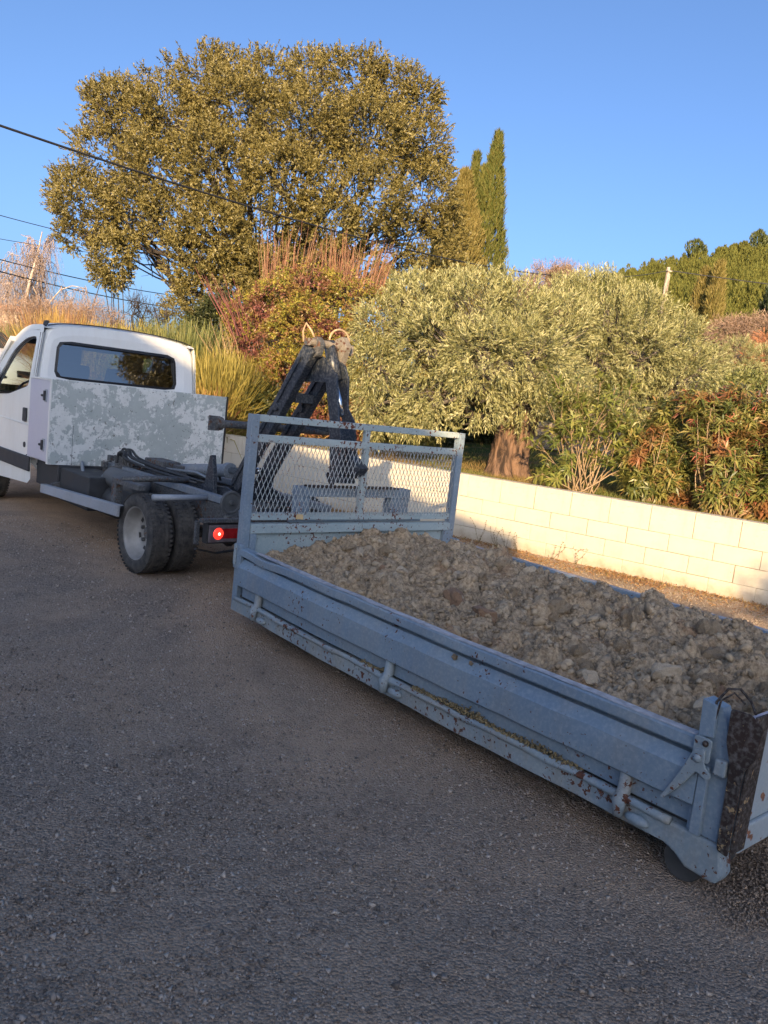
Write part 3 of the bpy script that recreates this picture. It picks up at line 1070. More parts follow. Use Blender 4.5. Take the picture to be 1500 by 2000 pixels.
mb.box(-0.98, -0.80, -0.09, 0.09, 1.60, 1.68)
mb.build('boom_tie', M_boom, arm, 0.006)
mb = MB().tube([(-0.55, 0.56, 1.36), (-0.55, 0.50, 1.36), (-0.55, 0.49, 1.36), (-0.55, -0.62, 1.36)], [0.055, 0.055, 0.032, 0.032], 12)
mb.bar((-0.55, 0.57, 1.30), (-0.55, 0.57, 1.42), 0.02, 0.10, (0, 1, 0))
mb.build('cross_shaft', M_frame, arm, 0.003)
MB().prism([(-0.52, 1.40), (-0.52, 1.44), (-1.25, 1.40), (-1.25, 1.36)], -0.35, -0.31).build('tie_bar', M_boom, arm, 0.004)
# jib plates
pl = [(-1.04, 1.915), (-1.25, 1.985), (-1.45, 1.845), (-1.53, 1.52), (-1.60, 1.34), (-1.63, 1.20), (-1.60, 1.03), (-1.50, 1.02), (-1.42, 1.50), (-1.325, 1.785), (-1.05, 1.775)]
MB().prism(pl, 0.055, 0.075).build('jib_plate', M_boom, arm, 0.004)
pr_ = [(-1.20, 2.00), (-1.34, 1.93), (-1.40, 1.83), (-1.43, 1.60), (-1.53, 1.50), (-1.60, 1.20), (-1.57, 1.03), (-1.50, 1.02), (-1.40, 1.45), (-1.30, 1.70), (-1.20, 1.80)]
MB().prism(pr_, -0.105, -0.085).build('jib_plate', M_boom, arm, 0.004)
MB().prism([(-1.53, 1.50), (-1.60, 1.25), (-1.625, 1.03), (-1.49, 1.03), (-1.44, 1.50)], -0.085, 0.055).build('jib_box', M_boom, arm, 0.006)
MB().prism([(-1.60, 1.36), (-1.66, 1.25), (-1.80, 1.17), (-1.74, 1.10), (-1.66, 1.11), (-1.56, 1.05), (-1.50, 1.20)], -0.06, 0.03).build('hook', M_boom, arm, 0.008)
MB().tube([(-1.20, -0.02, 2.10), (-1.335, -0.02, 1.81)], 0.048, 14).build('jib_cylinder', M_boom, arm, smooth=True)
MB().tube([(-1.335, -0.02, 1.81), (-1.45, -0.02, 1.54)], 0.022, 10).build('piston_rod', M_chrome, arm, smooth=True)
mb = MB()
mb.prism(roundpoly([(-1.15, 2.02), (-1.17, 2.10), (-1.25, 2.135), (-1.30, 2.08), (-1.28, 1.98), (-1.20, 1.95)], 0.03), 0.092, 0.15)
mb.box(-1.22, -1.16, 0.15, 0.20, 2.05, 2.11)
mb.build('boom_head', M_frame, arm, 0.008)
mb = MB()
mb.prism(roundpoly([(-1.16, 2.04), (-1.17, 2.13), (-1.27, 2.16), (-1.33, 2.08), (-1.29, 1.98), (-1.24, 1.86), (-1.18, 1.93)], 0.012), -0.15, -0.09)
mb.box(-1.27, -1.19, -0.22, -0.185, 2.02, 2.10)
mb.build('boom_head', M_worn, arm, 0.008)
MB().lathe([(0, -0.2), (0.03, -0.2), (0.03, 0.2), (0, 0.2)], (-1.23, 0, 2.08), 12).build('head_pin', M_worn, arm)
MB().tube([(-1.12, 0.17, 2.08), (-1.11, 0.18, 2.16), (-1.13, 0.17, 2.225), (-1.18, 0.15, 2.17), (-1.20, 0.13, 2.12)], 0.0085, 8).build('hose_loop', M_hose, arm, smooth=True)
lp = [(-1.20, -0.02 - 0.10 * (1 - math.cos(a)) , 2.13 + 0.085 * math.sin(a)) for a in np.linspace(-0.15, math.pi + 0.15, 14)]
MB().tube(lp, 0.009, 8).build('hose_loop', M_hose, arm, smooth=True)

# --- wheels
def wheel(parent, x, y, side, wide=0.185, R=0.345, front=False):
    """side +1: outer face towards +y"""
    w_ = empty('wheel', (x, y, R))
    w_.parent = parent
    w_.rotation_euler = (0, random.uniform(0, 6), 0)
    h = wide / 2
    prof = [(0.226, -h * .86), (0.243, -h), (0.29, -h * 1.04), (0.325, -h * .93), (0.337, -h * .80), (0.339, 0), (0.337, h * .80), (0.325, h * .93), (0.29, h * 1.04), (0.243, h), (0.226, h * .86)]
    t = MB().lathe(prof, (0, 0, 0), 48, 'y', closed=True)
    ty_ = t.build('tyre', M_tyre, w_, smooth=True)
    tb = MB()
    nb = 52
    for k in range(nb):
        for j, yy in enumerate((-0.36, -0.17, 0.0, 0.17, 0.36)):
            a = 2 * math.pi * (k + (j % 2) * 0.5) / nb
            da = 2 * math.pi / nb * 0.37
            yc = yy * wide * 1.15
            hw = wide * 0.075
            sk = 0.012 * (1 if j % 2 else -1)
            r0 = 0.333 if abs(yy) > .3 else 0.336
            r1 = R - (0.003 if abs(yy) > .3 else 0)
            vv = []
            for r_ in (r0, r1):
                for aa, ys_, o2 in ((a - da, -hw, -sk), (a + da, -hw, sk), (a + da, hw, sk), (a - da, hw, -sk)):
                    vv.append((r_ * math.cos(aa + o2), yc + ys_, r_ * math.sin(aa + o2)))
            tb.add(vv, [(4, 5, 6, 7), (0, 1, 5, 4), (1, 2, 6, 5), (2, 3, 7, 6), (3, 0, 4, 7)])
    tr2 = tb.build('tread', M_tyre, w_)
    tr2['kind'] = 'stuff'
    s = side
    dish = [(0.229, s * h * .92), (0.220, s * h * .80), (0.210, s * h * .5), (0.195, -s * h * .05), (0.165, -s * h * .35), (0.10, -s * h * .42), (0.0, -s * h * .42)]
    if front: dish = [(0.215, s * h * .9), (0.2, s * h * .7), (0.17, s * h * .6), (0.12, s * h * .95), (0.05, s * h * 1.0), (0.0, s * h)]
    rb = MB().lathe([(0.236, s * h * .95), (0.236, s * h * .80)] + dish, (0, 0, 0), 40, 'y')
    rb.lathe([(0.215, -s * h * .92), (0.205, -s * h * .8), (0.20, -s * h * .45), (0.165, -s * h * .40)], (0, 0, 0), 40, 'y')
    rm = rb.build('rim', M_rim, w_, smooth=True)
    yb = -s * h * .40
    mb = MB()
    for k in range(5):
        a = 2 * math.pi * k / 5
        mb.lathe([(0.0, yb + s * 0.03), (0.016, yb + s * 0.025), (0.018, yb)], (0.09 * math.cos(a), 0, 0.09 * math.sin(a)), 8)
    mb.lathe([(0.0, yb + s * 0.02), (0.05, yb + s * 0.018), (0.055, yb)], (0, 0, 0), 16)
    mb.build('hub', M_frame, w_)
    mb = MB()
    for k in range(6):
        a = 2 * math.pi * (k + .5) / 6
        mb.add([((0.142 + i * 0.016) * math.cos(a + j * (0.16)), yb + s * 0.008 + s * i * 0.002, (0.142 + i * 0.016) * math.sin(a + j * (0.16))) for i, j in ((-1, -1), (-1, 1), (1, 1), (1, -1))], [(0, 1, 2, 3)])
    mb.build('rim_slots', M_rubberseal, w_)['kind'] = 'stuff'
    return w_
wheel(truck, 0, 0.835, 1)
wheel(truck, 0, 0.585, -1)
wheel(truck, 0, -0.835, -1)
wheel(truck, 0, -0.585, 1)
wheel(truck, 4.10, 0.84, 1, 0.2, front=True)
wheel(truck, 4.10, -0.84, -1, 0.2, front=True)

# --- tail
tail = truck
MB().box(-1., -0.94, -0.86, 0.86, 0.615, 0.645).build('tail_beam', M_frame, tail, 0.004)
MB().box(-0.99, -0.95, 0.44, 0.47, 0.40, 0.60).build('tail_post', M_frame, tail)
Mlens = m_plain('red_lens', (0.30, 0.012, 0.014), 0.18, 0, 0.3, 20)
Mclear = m_plain('smoky_lens', (0.14, 0.12, 0.13), 0.2, 0, 0.3, 20)
Mlamp = Mat('lit_tail_lamp', 0.3)
Mlamp.color((0.8, 0.05, 0.03))
Mlamp.b.inputs['Emission Color'].default_value = (1.0, 0.035, 0.02, 1)
Mlamp.b.inputs['Emission Strength'].default_value = 1.6
Mcore = Mat('lamp_core', 0.3)
Mcore.b.inputs['Emission Color'].default_value = (1.0, 0.35, 0.22, 1)
Mcore.b.inputs['Emission Strength'].default_value = 3.0
Mlamp.b.inputs['Emission Strength'].default_value = 0.75
for s in (1, -1):
    tlt = empty('tail_light')
    tlt.parent = tail
    c0, c1 = (0.44, 0.80) if s > 0 else (-0.80, -0.44)
    MB().box(-0.97, -0.9, c0, c1, 0.445, 0.61).build('housing', M_black, tlt, 0.008)
    MB().box(-0.985, -0.971, c0 + 0.012, c1 - 0.012, 0.458, 0.597).build('clear_lens', Mclear, tlt, 0.006)
    mid = (c0 + c1) / 2
    MB().box(-0.99, -0.9855, c0 + 0.02, c1 - 0.11, 0.488, 0.568).build('red_lens', Mlens, tlt, 0.004)
    yl = c1 - 0.095 if s > 0 else c0 + 0.095
    MB().lathe([(0.0, -0.014), (0.035, -0.010), (0.047, 0.0)], (-0.986, yl, 0.528), 20, 'x').build('lamp', Mlamp.m, tlt, smooth=True)
MB().ball((-0.998, 0.705, 0.528), 0.012, 8).build('bulb_glow', Mcore.m, tail, smooth=True)
MB().lathe([(0.0, -0.022), (0.018, -0.022), (0.022, -0.004), (0.070, -0.004), (0.076, -0.012), (0.092, -0.012), (0.095, 0.01), (0.0, 0.012)], (-0.96, 0.60, 0.77), 24, 'x').build('rubber_buffer', m_plain('buffer', (0.075, 0.08, 0.085), 0.6, 0, 0.3, 9), tail, 0.003)
for s in (1, -1):
    MB().bar((-0.94, s * 0.62, 0.64), (-0.85, s * 0.45, 0.60), 0.05, 0.04).build('strut', M_frame, tail)
    MB().bar((-0.92, s * 0.86, 0.62), (-0.92, s * 0.86, 0.44), 0.03, 0.03).build('strut', M_frame, tail)
MB().tube([(-0.92, 0.86, 0.40), (-0.8, 0.6, 0.33), (-0.8, 0.3, 0.36), (-0.9, 0.1, 0.42)], 0.01, 6).build('cable', M_darkhose, tail)
for k in range(6):
    MB().tube([(-0.5 - random.random() * .5, 0.30 + random.uniform(-.1, .1), 0.70), (-0.85, 0.40 + random.uniform(-.1, .1), 0.74 + random.uniform(-.06, .05)), (-0.92, 0.35 + random.uniform(-.2, .25), 0.66)], 0.012, 6).build('hydraulic_hose', M_darkhose if k % 2 else M_greyrail, tail, smooth=True)

# ================================================================ the tipper bed (local x forward towards the truck, y left, z up; body x -3.6..0, y -2.06..0)
M_bin = m_paint('blue_grey_bed_paint', (0.150, 0.215, 0.290), (0.195, 0.262, 0.325), rust=0.65, stain=0.55, chip=42, rough=0.42, dirt=(0.25, 0.25, 0.235))
M_sill = m_paint('dirty_sill_paint', (0.175, 0.235, 0.285), (0.25, 0.295, 0.315), rust=0.605, stain=0.95, chip=34, rough=0.6, dirt=(0.27, 0.235, 0.18))
M_pale = m_paint('pale_headboard_paint', (0.28, 0.36, 0.385), (0.35, 0.42, 0.43), rust=0.605, stain=0.25, chip=40, rough=0.5, dirt=(0.40, 0.38, 0.33), bare=(0.07, 0.022, 0.013))
M_rusty = m_paint('rusted_angle', (0.012, 0.008, 0.007), (0.035, 0.018, 0.012), rust=0.62, stain=0.3, chip=34, rough=0.75, dirt=(0.10, 0.05, 0.03), bare=(0.20, 0.155, 0.09))
M_gate = m_paint('tailgate_paint', (0.28, 0.35, 0.40), (0.34, 0.39, 0.42), rust=0.63, stain=0.4, chip=16, rough=0.45, dirt=(0.36, 0.33, 0.29), bare=(0.14, 0.07, 0.045))
M_under = m_plain('underside_steel', (0.05, 0.05, 0.05), 0.8, 0, 0.4, 9)
M_dust = m_plain('rim_dust', (0.40, 0.385, 0.39), 0.9, 0, 0.35, 26, 0.5)
tb_ = empty('tipper_bed', BIN, BIN_A, 'blue grey steel tipper bed on the gravel, mesh headboard, heaped with soil', 'tipper bed')
BL, BW = 3.46, 2.06


def sag(x):
    return math.sin(math.pi * min(1, max(0, -x / 3.5)))


def dent(x, k):
    return 0.004 * math.sin(x * 5.1 + k) + 0.003 * math.sin(x * 11.7 + 2 * k) + 0.002 * math.sin(x * 23 + k)


def extr(prof, x0, x1, n, side=1, open_=True, wob=0.0, top=None):
    """profile (y, z) swept along x; side 1 near, -1 far (mirrored across the bed)"""
    mb = MB()
    v, f = [], []
    for i in range(n + 1):
        x = x0 + (x1 - x0) * i / n
        for j, (y, z) in enumerate(prof):
            yy = y + 0.016 * sag(x) + wob * dent(x, j * 0.7)
            for dx_, dz_, dd2, dw in ((-0.95, 0.24, 0.010, 0.07), (-1.9, 0.28, 0.008, 0.12), (-2.55, 0.23, 0.012, 0.06), (-3.05, 0.32, 0.009, 0.10), (-1.35, 0.43, 0.012, 0.10), (-2.75, 0.43, 0.010, 0.08), (-2.2, 0.04, 0.006, 0.10)):
                yy -= dd2 * math.exp(-((x - dx_) / dw) ** 2 - ((z - dz_) / 0.04) ** 2)
            zz = z - 0.010 * sag(x) + wob * 0.6 * dent(x + 3, 1)
            if top: zz += top(x, j)
            v.append((x, yy if side > 0 else -BW - yy, zz))
    m_ = len(prof)
    for i in range(n):
        for j in range(m_ - (1 if open_ else 0)):
            j2 = (j + 1) % m_
            f.append((i * m_ + j, i * m_ + j2, (i + 1) * m_ + j2, (i + 1) * m_ + j))
    if not open_:
        f.append(tuple(range(m_)))
        f.append(tuple(n * m_ + j for j in range(m_ - 1, -1, -1)))
    return mb.add(v, f)


MB().box(-3.58, -0.02, -2.03, -0.03, 0.09, 0.105).build('floor_plate', M_under, tb_)
for y in (-0.62, -1.44):
    MB().box(-3.5, 0.15, y - 0.05, y + 0.05, -0.06, 0.088).build('floor_rail', M_under, tb_)
for y in (-0.34, -1.72):
    MB().box(-3.3, -0.25, y - 0.04, y + 0.04, -0.128, 0.089).build('ground_runner', M_under, tb_)  # runners added to block light, so the ground under the bed goes dark
for k in range(7):
    MB().box(-3.4 + k * 0.55, -3.35 + k * 0.55, -2.0, -0.05, 0.02, 0.089).build('floor_bearer', M_under, tb_)
for sd2 in (1, -1):
    # sill channel
    sill = extr([(-0.06, 0.0), (0.012, 0.0), (0.02, 0.006), (0.02, 0.078), (0.016, 0.088), (-0.06, 0.088)], -3.42, -0.05, 40, sd2, False, 0.5)
    so_ = sill.build('sill', M_sill, tb_, smooth=False)
    lip = extr([(0.022 + 0.017 * math.cos(a), 0.097 + 0.017 * math.sin(a)) for a in np.linspace(0, 2 * math.pi, 9)[:-1]], -3.42, -0.08, 60, sd2, False, 0.9)
    lip.build('sill_tube', M_sill, tb_, smooth=True)
    # drop side: pressed profile
    prof = [(-0.012, 0.112), (-0.012, 0.188), (0.030, 0.194), (0.037, 0.200), (0.038, 0.240), (0.038, 0.282), (0.036, 0.322), (0.030, 0.331), (0.000, 0.374), (-0.026, 0.376), (-0.026, 0.398), (0.024, 0.400), (0.029, 0.405), (0.028, 0.444), (0.020, 0.452), (-0.030, 0.452), (-0.036, 0.446), (-0.036, 0.112)]
    sp_ = extr(prof, -3.498, -0.12, 70, sd2, False, 0.4, top=lambda x, j: (-0.018 * math.exp(-((x + 0.42) / 0.16) ** 2)) if j in (11, 12, 13, 14, 15) else 0)
    so_ = sp_.build('drop_side', M_bin, tb_, smooth=True)
    so_.modifiers.new('e', 'EDGE_SPLIT').split_angle = math.radians(12)
    dust = extr([(0.018, 0.4535), (-0.028, 0.4535), (-0.028, 0.456), (0.018, 0.456)], -3.46, -0.30, 60, sd2, False, 0.4)
    dust.build('dusty_rim', M_dust, tb_)
    for xs in (-0.385, -1.76, -3.215):
        k = sag(xs)
        yb = 0.016 * k
        pts = [(xs + 0.01, 0.004 + yb, 0.205), (xs + 0.008, 0.012 + yb, 0.12), (xs + 0.004, 0.045 + yb, 0.085), (xs, 0.045 + yb, 0.025)]
        pts = [(p[0], p[1] if sd2 > 0 else -BW - p[1], p[2] - 0.01 * k) for p in pts]
        mb = MB().tube(pts, [0.026, 0.028, 0.029, 0.020], 10)
        mb.build('stake', M_sill, tb_, smooth=True)
        lug = MB().ball((xs - 0.075, (0.028 + yb) if sd2 > 0 else -BW - 0.028 - yb, 0.035), 0.055, 12, (1.0, 0.45, 0.42))
        lug.build('weld_lug', M_sill, tb_, smooth=True)
    yy = lambda a, b: (min(a * sd2, b * sd2) - (0 if sd2 > 0 else BW), max(a * sd2, b * sd2) - (0 if sd2 > 0 else BW))
    # rear corner post and its plates
    a, b = yy(0.0, 0.036)
    mb = MB().prism([(-3.50, 0.092), (-3.50, 0.36), (-3.535, 0.36), (-3.54, 0.092)], a, b)
    mb.build('side_strap', M_bin, tb_, 0.004)
    a, b = yy(-0.045, 0.012)
    mb = MB().prism([(-3.478, 0.09), (-3.47, 0.60), (-3.54, 0.585), (-3.60, 0.42), (-3.60, 0.09)], a, b)
    mb.build('corner_post', M_bin, tb_, 0.004)
    a, b = yy(0.014, 0.034)
    mb = MB().prism([(-3.475, 0.46), (-3.47, 0.60), (-3.525, 0.59), (-3.53, 0.47)], a, b)
    mb.build('post_plate', M_bin, tb_, 0.003)
    a, b = yy(-0.06, 0.022)
    mb = MB().prism([(-3.39, 0.0), (-3.39, 0.088), (-3.62, 0.088), (-3.64, -0.02), (-3.62, -0.06), (-3.50, -0.055), (-3.45, -0.02)], a, b)
    mb.build('rear_foot', M_sill, tb_, 0.012)
    a, b = yy(-0.30, -0.02)
    mb = MB().lathe([(0.0, a), (0.075, a), (0.08, a + 0.01), (0.08, b - 0.01), (0.075, b), (0.0, b)], (-3.47, 0, -0.057), 20)
    mb.build('ground_roller', M_under, tb_, smooth=False)
    # angle iron that carries the tailgate
    a, b = yy(-0.02, 0.03)
    ang = MB().prism(roundpoly([(-3.612, 0.08), (-3.606, 0.40), (-3.580, 0.48), (-3.578, 0.60), (-3.650, 0.605), (-3.700, 0.57), (-3.690, 0.45), (-3.660, 0.40), (-3.655, 0.07)], 0.012), b if sd2 > 0 else a, (b + 0.008) if sd2 > 0 else (a - 0.008))
    ang.prism([(-3.655, 0.08), (-3.663, 0.60), (-3.673, 0.60), (-3.665, 0.08)], a - (0.05 if sd2 > 0 else 0), b)
    ang.build('tailgate_angle', M_rusty, tb_, 0.003)
    # latch lever and catch
    yl = 0.052 if sd2 > 0 else -BW - 0.052
    t = 0.012
    lev = MB()
    lev.prism(roundpoly([(-3.520, 0.425), (-3.480, 0.415), (-3.445, 0.32), (-3.388, 0.20), (-3.376, 0.185), (-3.392, 0.178), (-3.47, 0.285), (-3.50, 0.335), (-3.545, 0.315), (-3.558, 0.335), (-3.525, 0.365)], 0.012), yl - t / 2, yl + t / 2)
    lo_ = lev.build('latch_lever', M_sill, tb_, 0.004)
    MB().ball((-3.50, yl + 0.012 * sd2, 0.388), 0.017, 10, (1, .8, 1)).build('lever_pin', M_sill, lo_, smooth=True)
    a, b = yy(0.034, 0.046)
    MB().prism(roundpoly([(-3.468, 0.372), (-3.468, 0.465), (-3.535, 0.462), (-3.535, 0.372)], 0.015), a, b).build('latch_plate', M_sill, tb_, 0.003)
    MB().ball((-3.515, 0.05 if sd2 > 0 else -BW - 0.05, 0.445), 0.012, 10).build('rust_bolt', M_rusty, tb_, smooth=True)
    a, b = yy(0.012, 0.045)
    MB().box(-3.598, -3.555, a, b, 0.345, 0.405).build('catch', M_sill, tb_, 0.006)
    yb = 0.02 if sd2 > 0 else -BW - 0.02
    MB().tube([(-3.515, yb, 0.50), (-3.515, yb, 0.60), (-3.54, yb - .02 * sd2, 0.655), (-3.57, yb - .05 * sd2, 0.66), (-3.61, yb - .06 * sd2, 0.625), (-3.65, yb - 0.02 * sd2, 0.60)], 0.005, 6).build('wire_loop', M_rusty, tb_, smooth=True)
    MB().tube([(-3.52, yb + .01, 0.50), (-3.53, yb, 0.61), (-3.56, yb - .03 * sd2, 0.645), (-3.60, yb - .04 * sd2, 0.615)], 0.004, 6).build('wire_loop', M_rusty, tb_, smooth=True)
    # front post and hinge bracket
    MB().box(-0.062, 0.0, *(yy(-0.062, 0.0) if sd2 > 0 else yy(-0.062, 0.0)), -0.01, 1.365).build('headboard_post', M_bin, tb_, 0.004)
    a, b = yy(0.0, 0.03)
    MB().box(-0.118, -0.03, a, b, 0.30, 0.47).build('side_hinge', M_bin, tb_, 0.006)
    MB().lathe([(0, -0.07), (0.014, -0.07), (0.014, 0.07), (0, 0.07)], (-0.06, 0.035 if sd2 > 0 else -BW - 0.035, 0.40), 10, 'z').build('hinge_pin', M_sill, tb_)
# tailgate
mb = MB().box(-3.632, -3.612, -2.0, -0.055, 0.06, 0.53)
tg = mb.build('tailgate', M_gate, tb_, 0.003)
MB().tube([(-3.625, -1.99, 0.555), (-3.625, -0.07, 0.548)], 0.024, 12).build('top_tube', m_paint('lilac_tube', (0.50, 0.47, 0.54), (0.44, 0.42, 0.48), rust=0.66, stain=0.4, chip=20), tg, smooth=True)
MB().box(-3.652, -3.6325, -2.0, -0.055, 0.055, 0.155).build('bottom_rail', M_gate, tg, 0.006)
for y in (-0.75, -1.35):
    MB().box(-3.650, -3.6325, y - 0.03, y + 0.03, 0.158, 0.53).build('rib', M_gate, tg, 0.004)
# headboard
MB().box(-0.052, -0.002, -1.998, -0.063, 1.318, 1.366).build('top_rail', M_pale, tb_, 0.004)
MB().box(-0.050, -0.004, -1.998, -0.063, 1.178, 1.230).build('middle_rail', M_pale, tb_, 0.004)
MB().box(-0.050, -0.004, -1.998, -0.063, 0.632, 0.682).build('mesh_rail', M_pale, tb_, 0.003)
MB().box(-0.046, -0.008, -1.06, -1.01, 0.683, 1.177).build('centre_post', M_pale, tb_, 0.003)
MB().box(-0.046, -0.008, -1.05, -1.005, 1.231, 1.317).build('centre_post', M_pale, tb_, 0.003)
MB().box(-0.075, 0.0, -1.998, -0.063, 0.540, 0.608).build('lower_channel', M_pale, tb_, 0.005)
MB().box(-0.040, -0.018, -1.998, -0.063, 0.105, 0.539).build('front_panel', M_pale, tb_)
MB().box(-0.075, -0.041, -1.998, -1.93, 0.105, 0.539).build('front_stile', M_bin, tb_, 0.003)
MB().box(-0.075, -0.041, -0.11, -0.063, 0.105, 0.539).build('front_stile', M_bin, tb_, 0.003)
MB().box(-0.016, 0.0, -1.7, -0.4, 0.612, 0.63).build('shim', M_bin, tb_)
# expanded metal: two sheets of strands
M_mesh = m_paint('mesh_paint', (0.38, 0.42, 0.42), (0.45, 0.47, 0.46), rust=0.60, stain=0.3, chip=60, rough=0.6, bare=(0.12, 0.05, 0.03))
def strands(y0, y1):
    mb = MB()
    z0, z1 = 0.665, 1.195
    pw, ph = 0.0375, 0.088
    rows_ = int((z1 - z0) / ph * 2)
    t, e = 0.0032, 0.004
    def seg(a, b, xo):
        ya, za = a; yb_, zb = b
        d = Vector((yb_ - ya, zb - za)).normalized()
        n_ = Vector((-d.y, d.x)) * t / 2
        vv = []
        for p in (a, b):
            for sg, xx in ((-1, xo - e / 2), (1, xo - e / 2), (1, xo + e / 2), (-1, xo + e / 2)):
                vv.append((xx, p[0] + n_.x * sg, p[1] + n_.y * sg))
        mb.add(vv, [(0, 1, 5, 4), (1, 2, 6, 5), (2, 3, 7, 6), (3, 0, 4, 7)])
    for sgn in (1, -1):
        for k in range(-40, int((y1 - y0) / pw) + 40):
            ya = y0 + k * pw
            dy = sgn * (z1 - z0) / ph * pw
            a, b = [ya, z0], [ya + dy, z1]
            if sgn < 0: a, b = [ya, z0], [ya + dy, z1]
            # clip to the sheet
            def clip(p, q):
                if p[0] < y0 and q[0] > y0 or p[0] > y1 and q[0] < y1:
                    lim = y0 if p[0] < y0 else y1
                    tt = (lim - p[0]) / (q[0] - p[0])
                    return [lim, p[1] + (q[1] - p[1]) * tt]
                return p
            a2, b2 = clip(a, b), clip(b, a)
            if max(a2[0], b2[0]) <= y0 + 1e-6 or min(a2[0], b2[0]) >= y1 - 1e-6: continue
            if not (y0 - 1e-6 <= a2[0] <= y1 + 1e-6 and y0 - 1e-6 <= b2[0] <= y1 + 1e-6): continue
            n_ = 6
            for i in range(n_):
                p = (a2[0] + (b2[0] - a2[0]) * i / n_, a2[1] + (b2[1] - a2[1]) * i / n_)
                q2 = (a2[0] + (b2[0] - a2[0]) * (i + 1) / n_, a2[1] + (b2[1] - a2[1]) * (i + 1) / n_)
                seg(p, q2, -0.054 + 0.0016 * sgn + 0.003 * math.sin(p[0] * 9 + p[1] * 7))
    return mb
for a, b in ((-1.02, -0.075), (-1.985, -1.04)):
    o = strands(a, b).build('mesh_screen', M_mesh, tb_)
    o['kind'] = 'stuff'
MB().box(-0.060, -0.052, -0.50, -0.44, 0.640, 0.672).build('tape_scrap', m_plain('tan_tape', (0.52, 0.38, 0.20), 0.8), tb_, 0.004, jit=0.006)
# hook portal in front of the headboard
MB().box(0.10, 0.20, -0.655, -0.56, 0.10, 0.78).build('portal_leg', M_bin, tb_, 0.006)
MB().box(0.10, 0.20, -1.655, -1.46, 0.10, 0.78).build('portal_leg', M_bin, tb_, 0.006)
MB().box(0.095, 0.205, -1.66, -0.555, 0.782, 0.855).build('portal_beam', M_bin, tb_, 0.006)
MB().box(0.06, 0.16, -1.50, -0.62, 0.856, 0.866).build('rust_strip', M_rusty, tb_)
MB().tube([(0.20, -1.25, 0.87), (0.28, -1.25, 0.93), (0.28, -0.92, 0.93), (0.20, -0.92, 0.87)], 0.022, 8).build('lift_bar', M_rusty, tb_, smooth=True)
for y in (-0.6, -1.56):
    MB().box(0.0, 0.099, y - 0.04, y + 0.04, 0.10, 0.20).build('portal_foot', M_bin, tb_)

# ---------------------------------------------------------------- the load of soil
Ms = Mat('clay_soil', 0.95, spec=0.15)
co = Ms.coord()
a1 = Ms.noise(5, 6, 0.65, co)
a2 = Ms.noise(40, 5, 0.7, co)
sc_ = Ms.ramp(a1, [(0.32, (0.25, 0.18, 0.11)), (0.5, (0.42, 0.315, 0.205)), (0.68, (0.52, 0.41, 0.28))])
sc_ = Ms.mix(0.5, sc_, Ms.ramp(a2, [(0.38, (0.13, 0.09, 0.055)), (0.60, (0.56, 0.43, 0.29))]))
sc_ = Ms.mix(Ms.math('MULTIPLY', Ms.bw(Ms.noise(2.6, 3, 0.5, co), 0.60, 0.68), 0.5), sc_, (0.27, 0.145, 0.075))
oi2 = Ms.n('ShaderNodeObjectInfo')
Ms.color(sc_)
Ms.bump(Ms.math('ADD', a2, Ms.math('MULTIPLY', Ms.noise(120, 4, 0.7, co), 0.5)), 0.9, 0.012)
M_soil = Ms.m
M_stone = m_plain('pale_stone', (0.42, 0.335, 0.235), 0.9, 0, 0.2, 12, 0.5)
M_redclod = m_plain('red_clod', (0.27, 0.165, 0.10), 0.95, 0, 0.3, 18, 0.8)


def soil_base(x, y):
    """x -3.6..0 forward, y -2.06..0"""
    u = (-x) / 3.6
    v_ = (-y) / 2.06
    edge = np.minimum(np.minimum(v_, 1 - v_) * 2.06 / 0.32, np.minimum(u * 3.6 / 0.25 + 0.35, (1 - u) * 3.6 / 0.20 + 0.3))
    e = np.clip(edge, 0, 1)
    e = e * (2 - e)
    h = 0.392 + (0.015 + 0.065 * np.exp(-((v_ - 0.66) / 0.34) ** 2)) * e
    h += 0.05 * np.exp(-(((u - 0.30) / 0.16) ** 2 + ((v_ - 0.62) / 0.25) ** 2)) + 0.05 * np.exp(-(((u - 0.05) / 0.06) ** 2 + ((v_ - 0.55) / 0.3) ** 2))
    h += 0.05 * np.exp(-(((u - 0.72) / 0.12) ** 2 + ((v_ - 0.72) / 0.2) ** 2))
    h += 0.034 * wave(x, y, 0.6, 31, 4) * (0.35 + 0.65 * e)
    return h


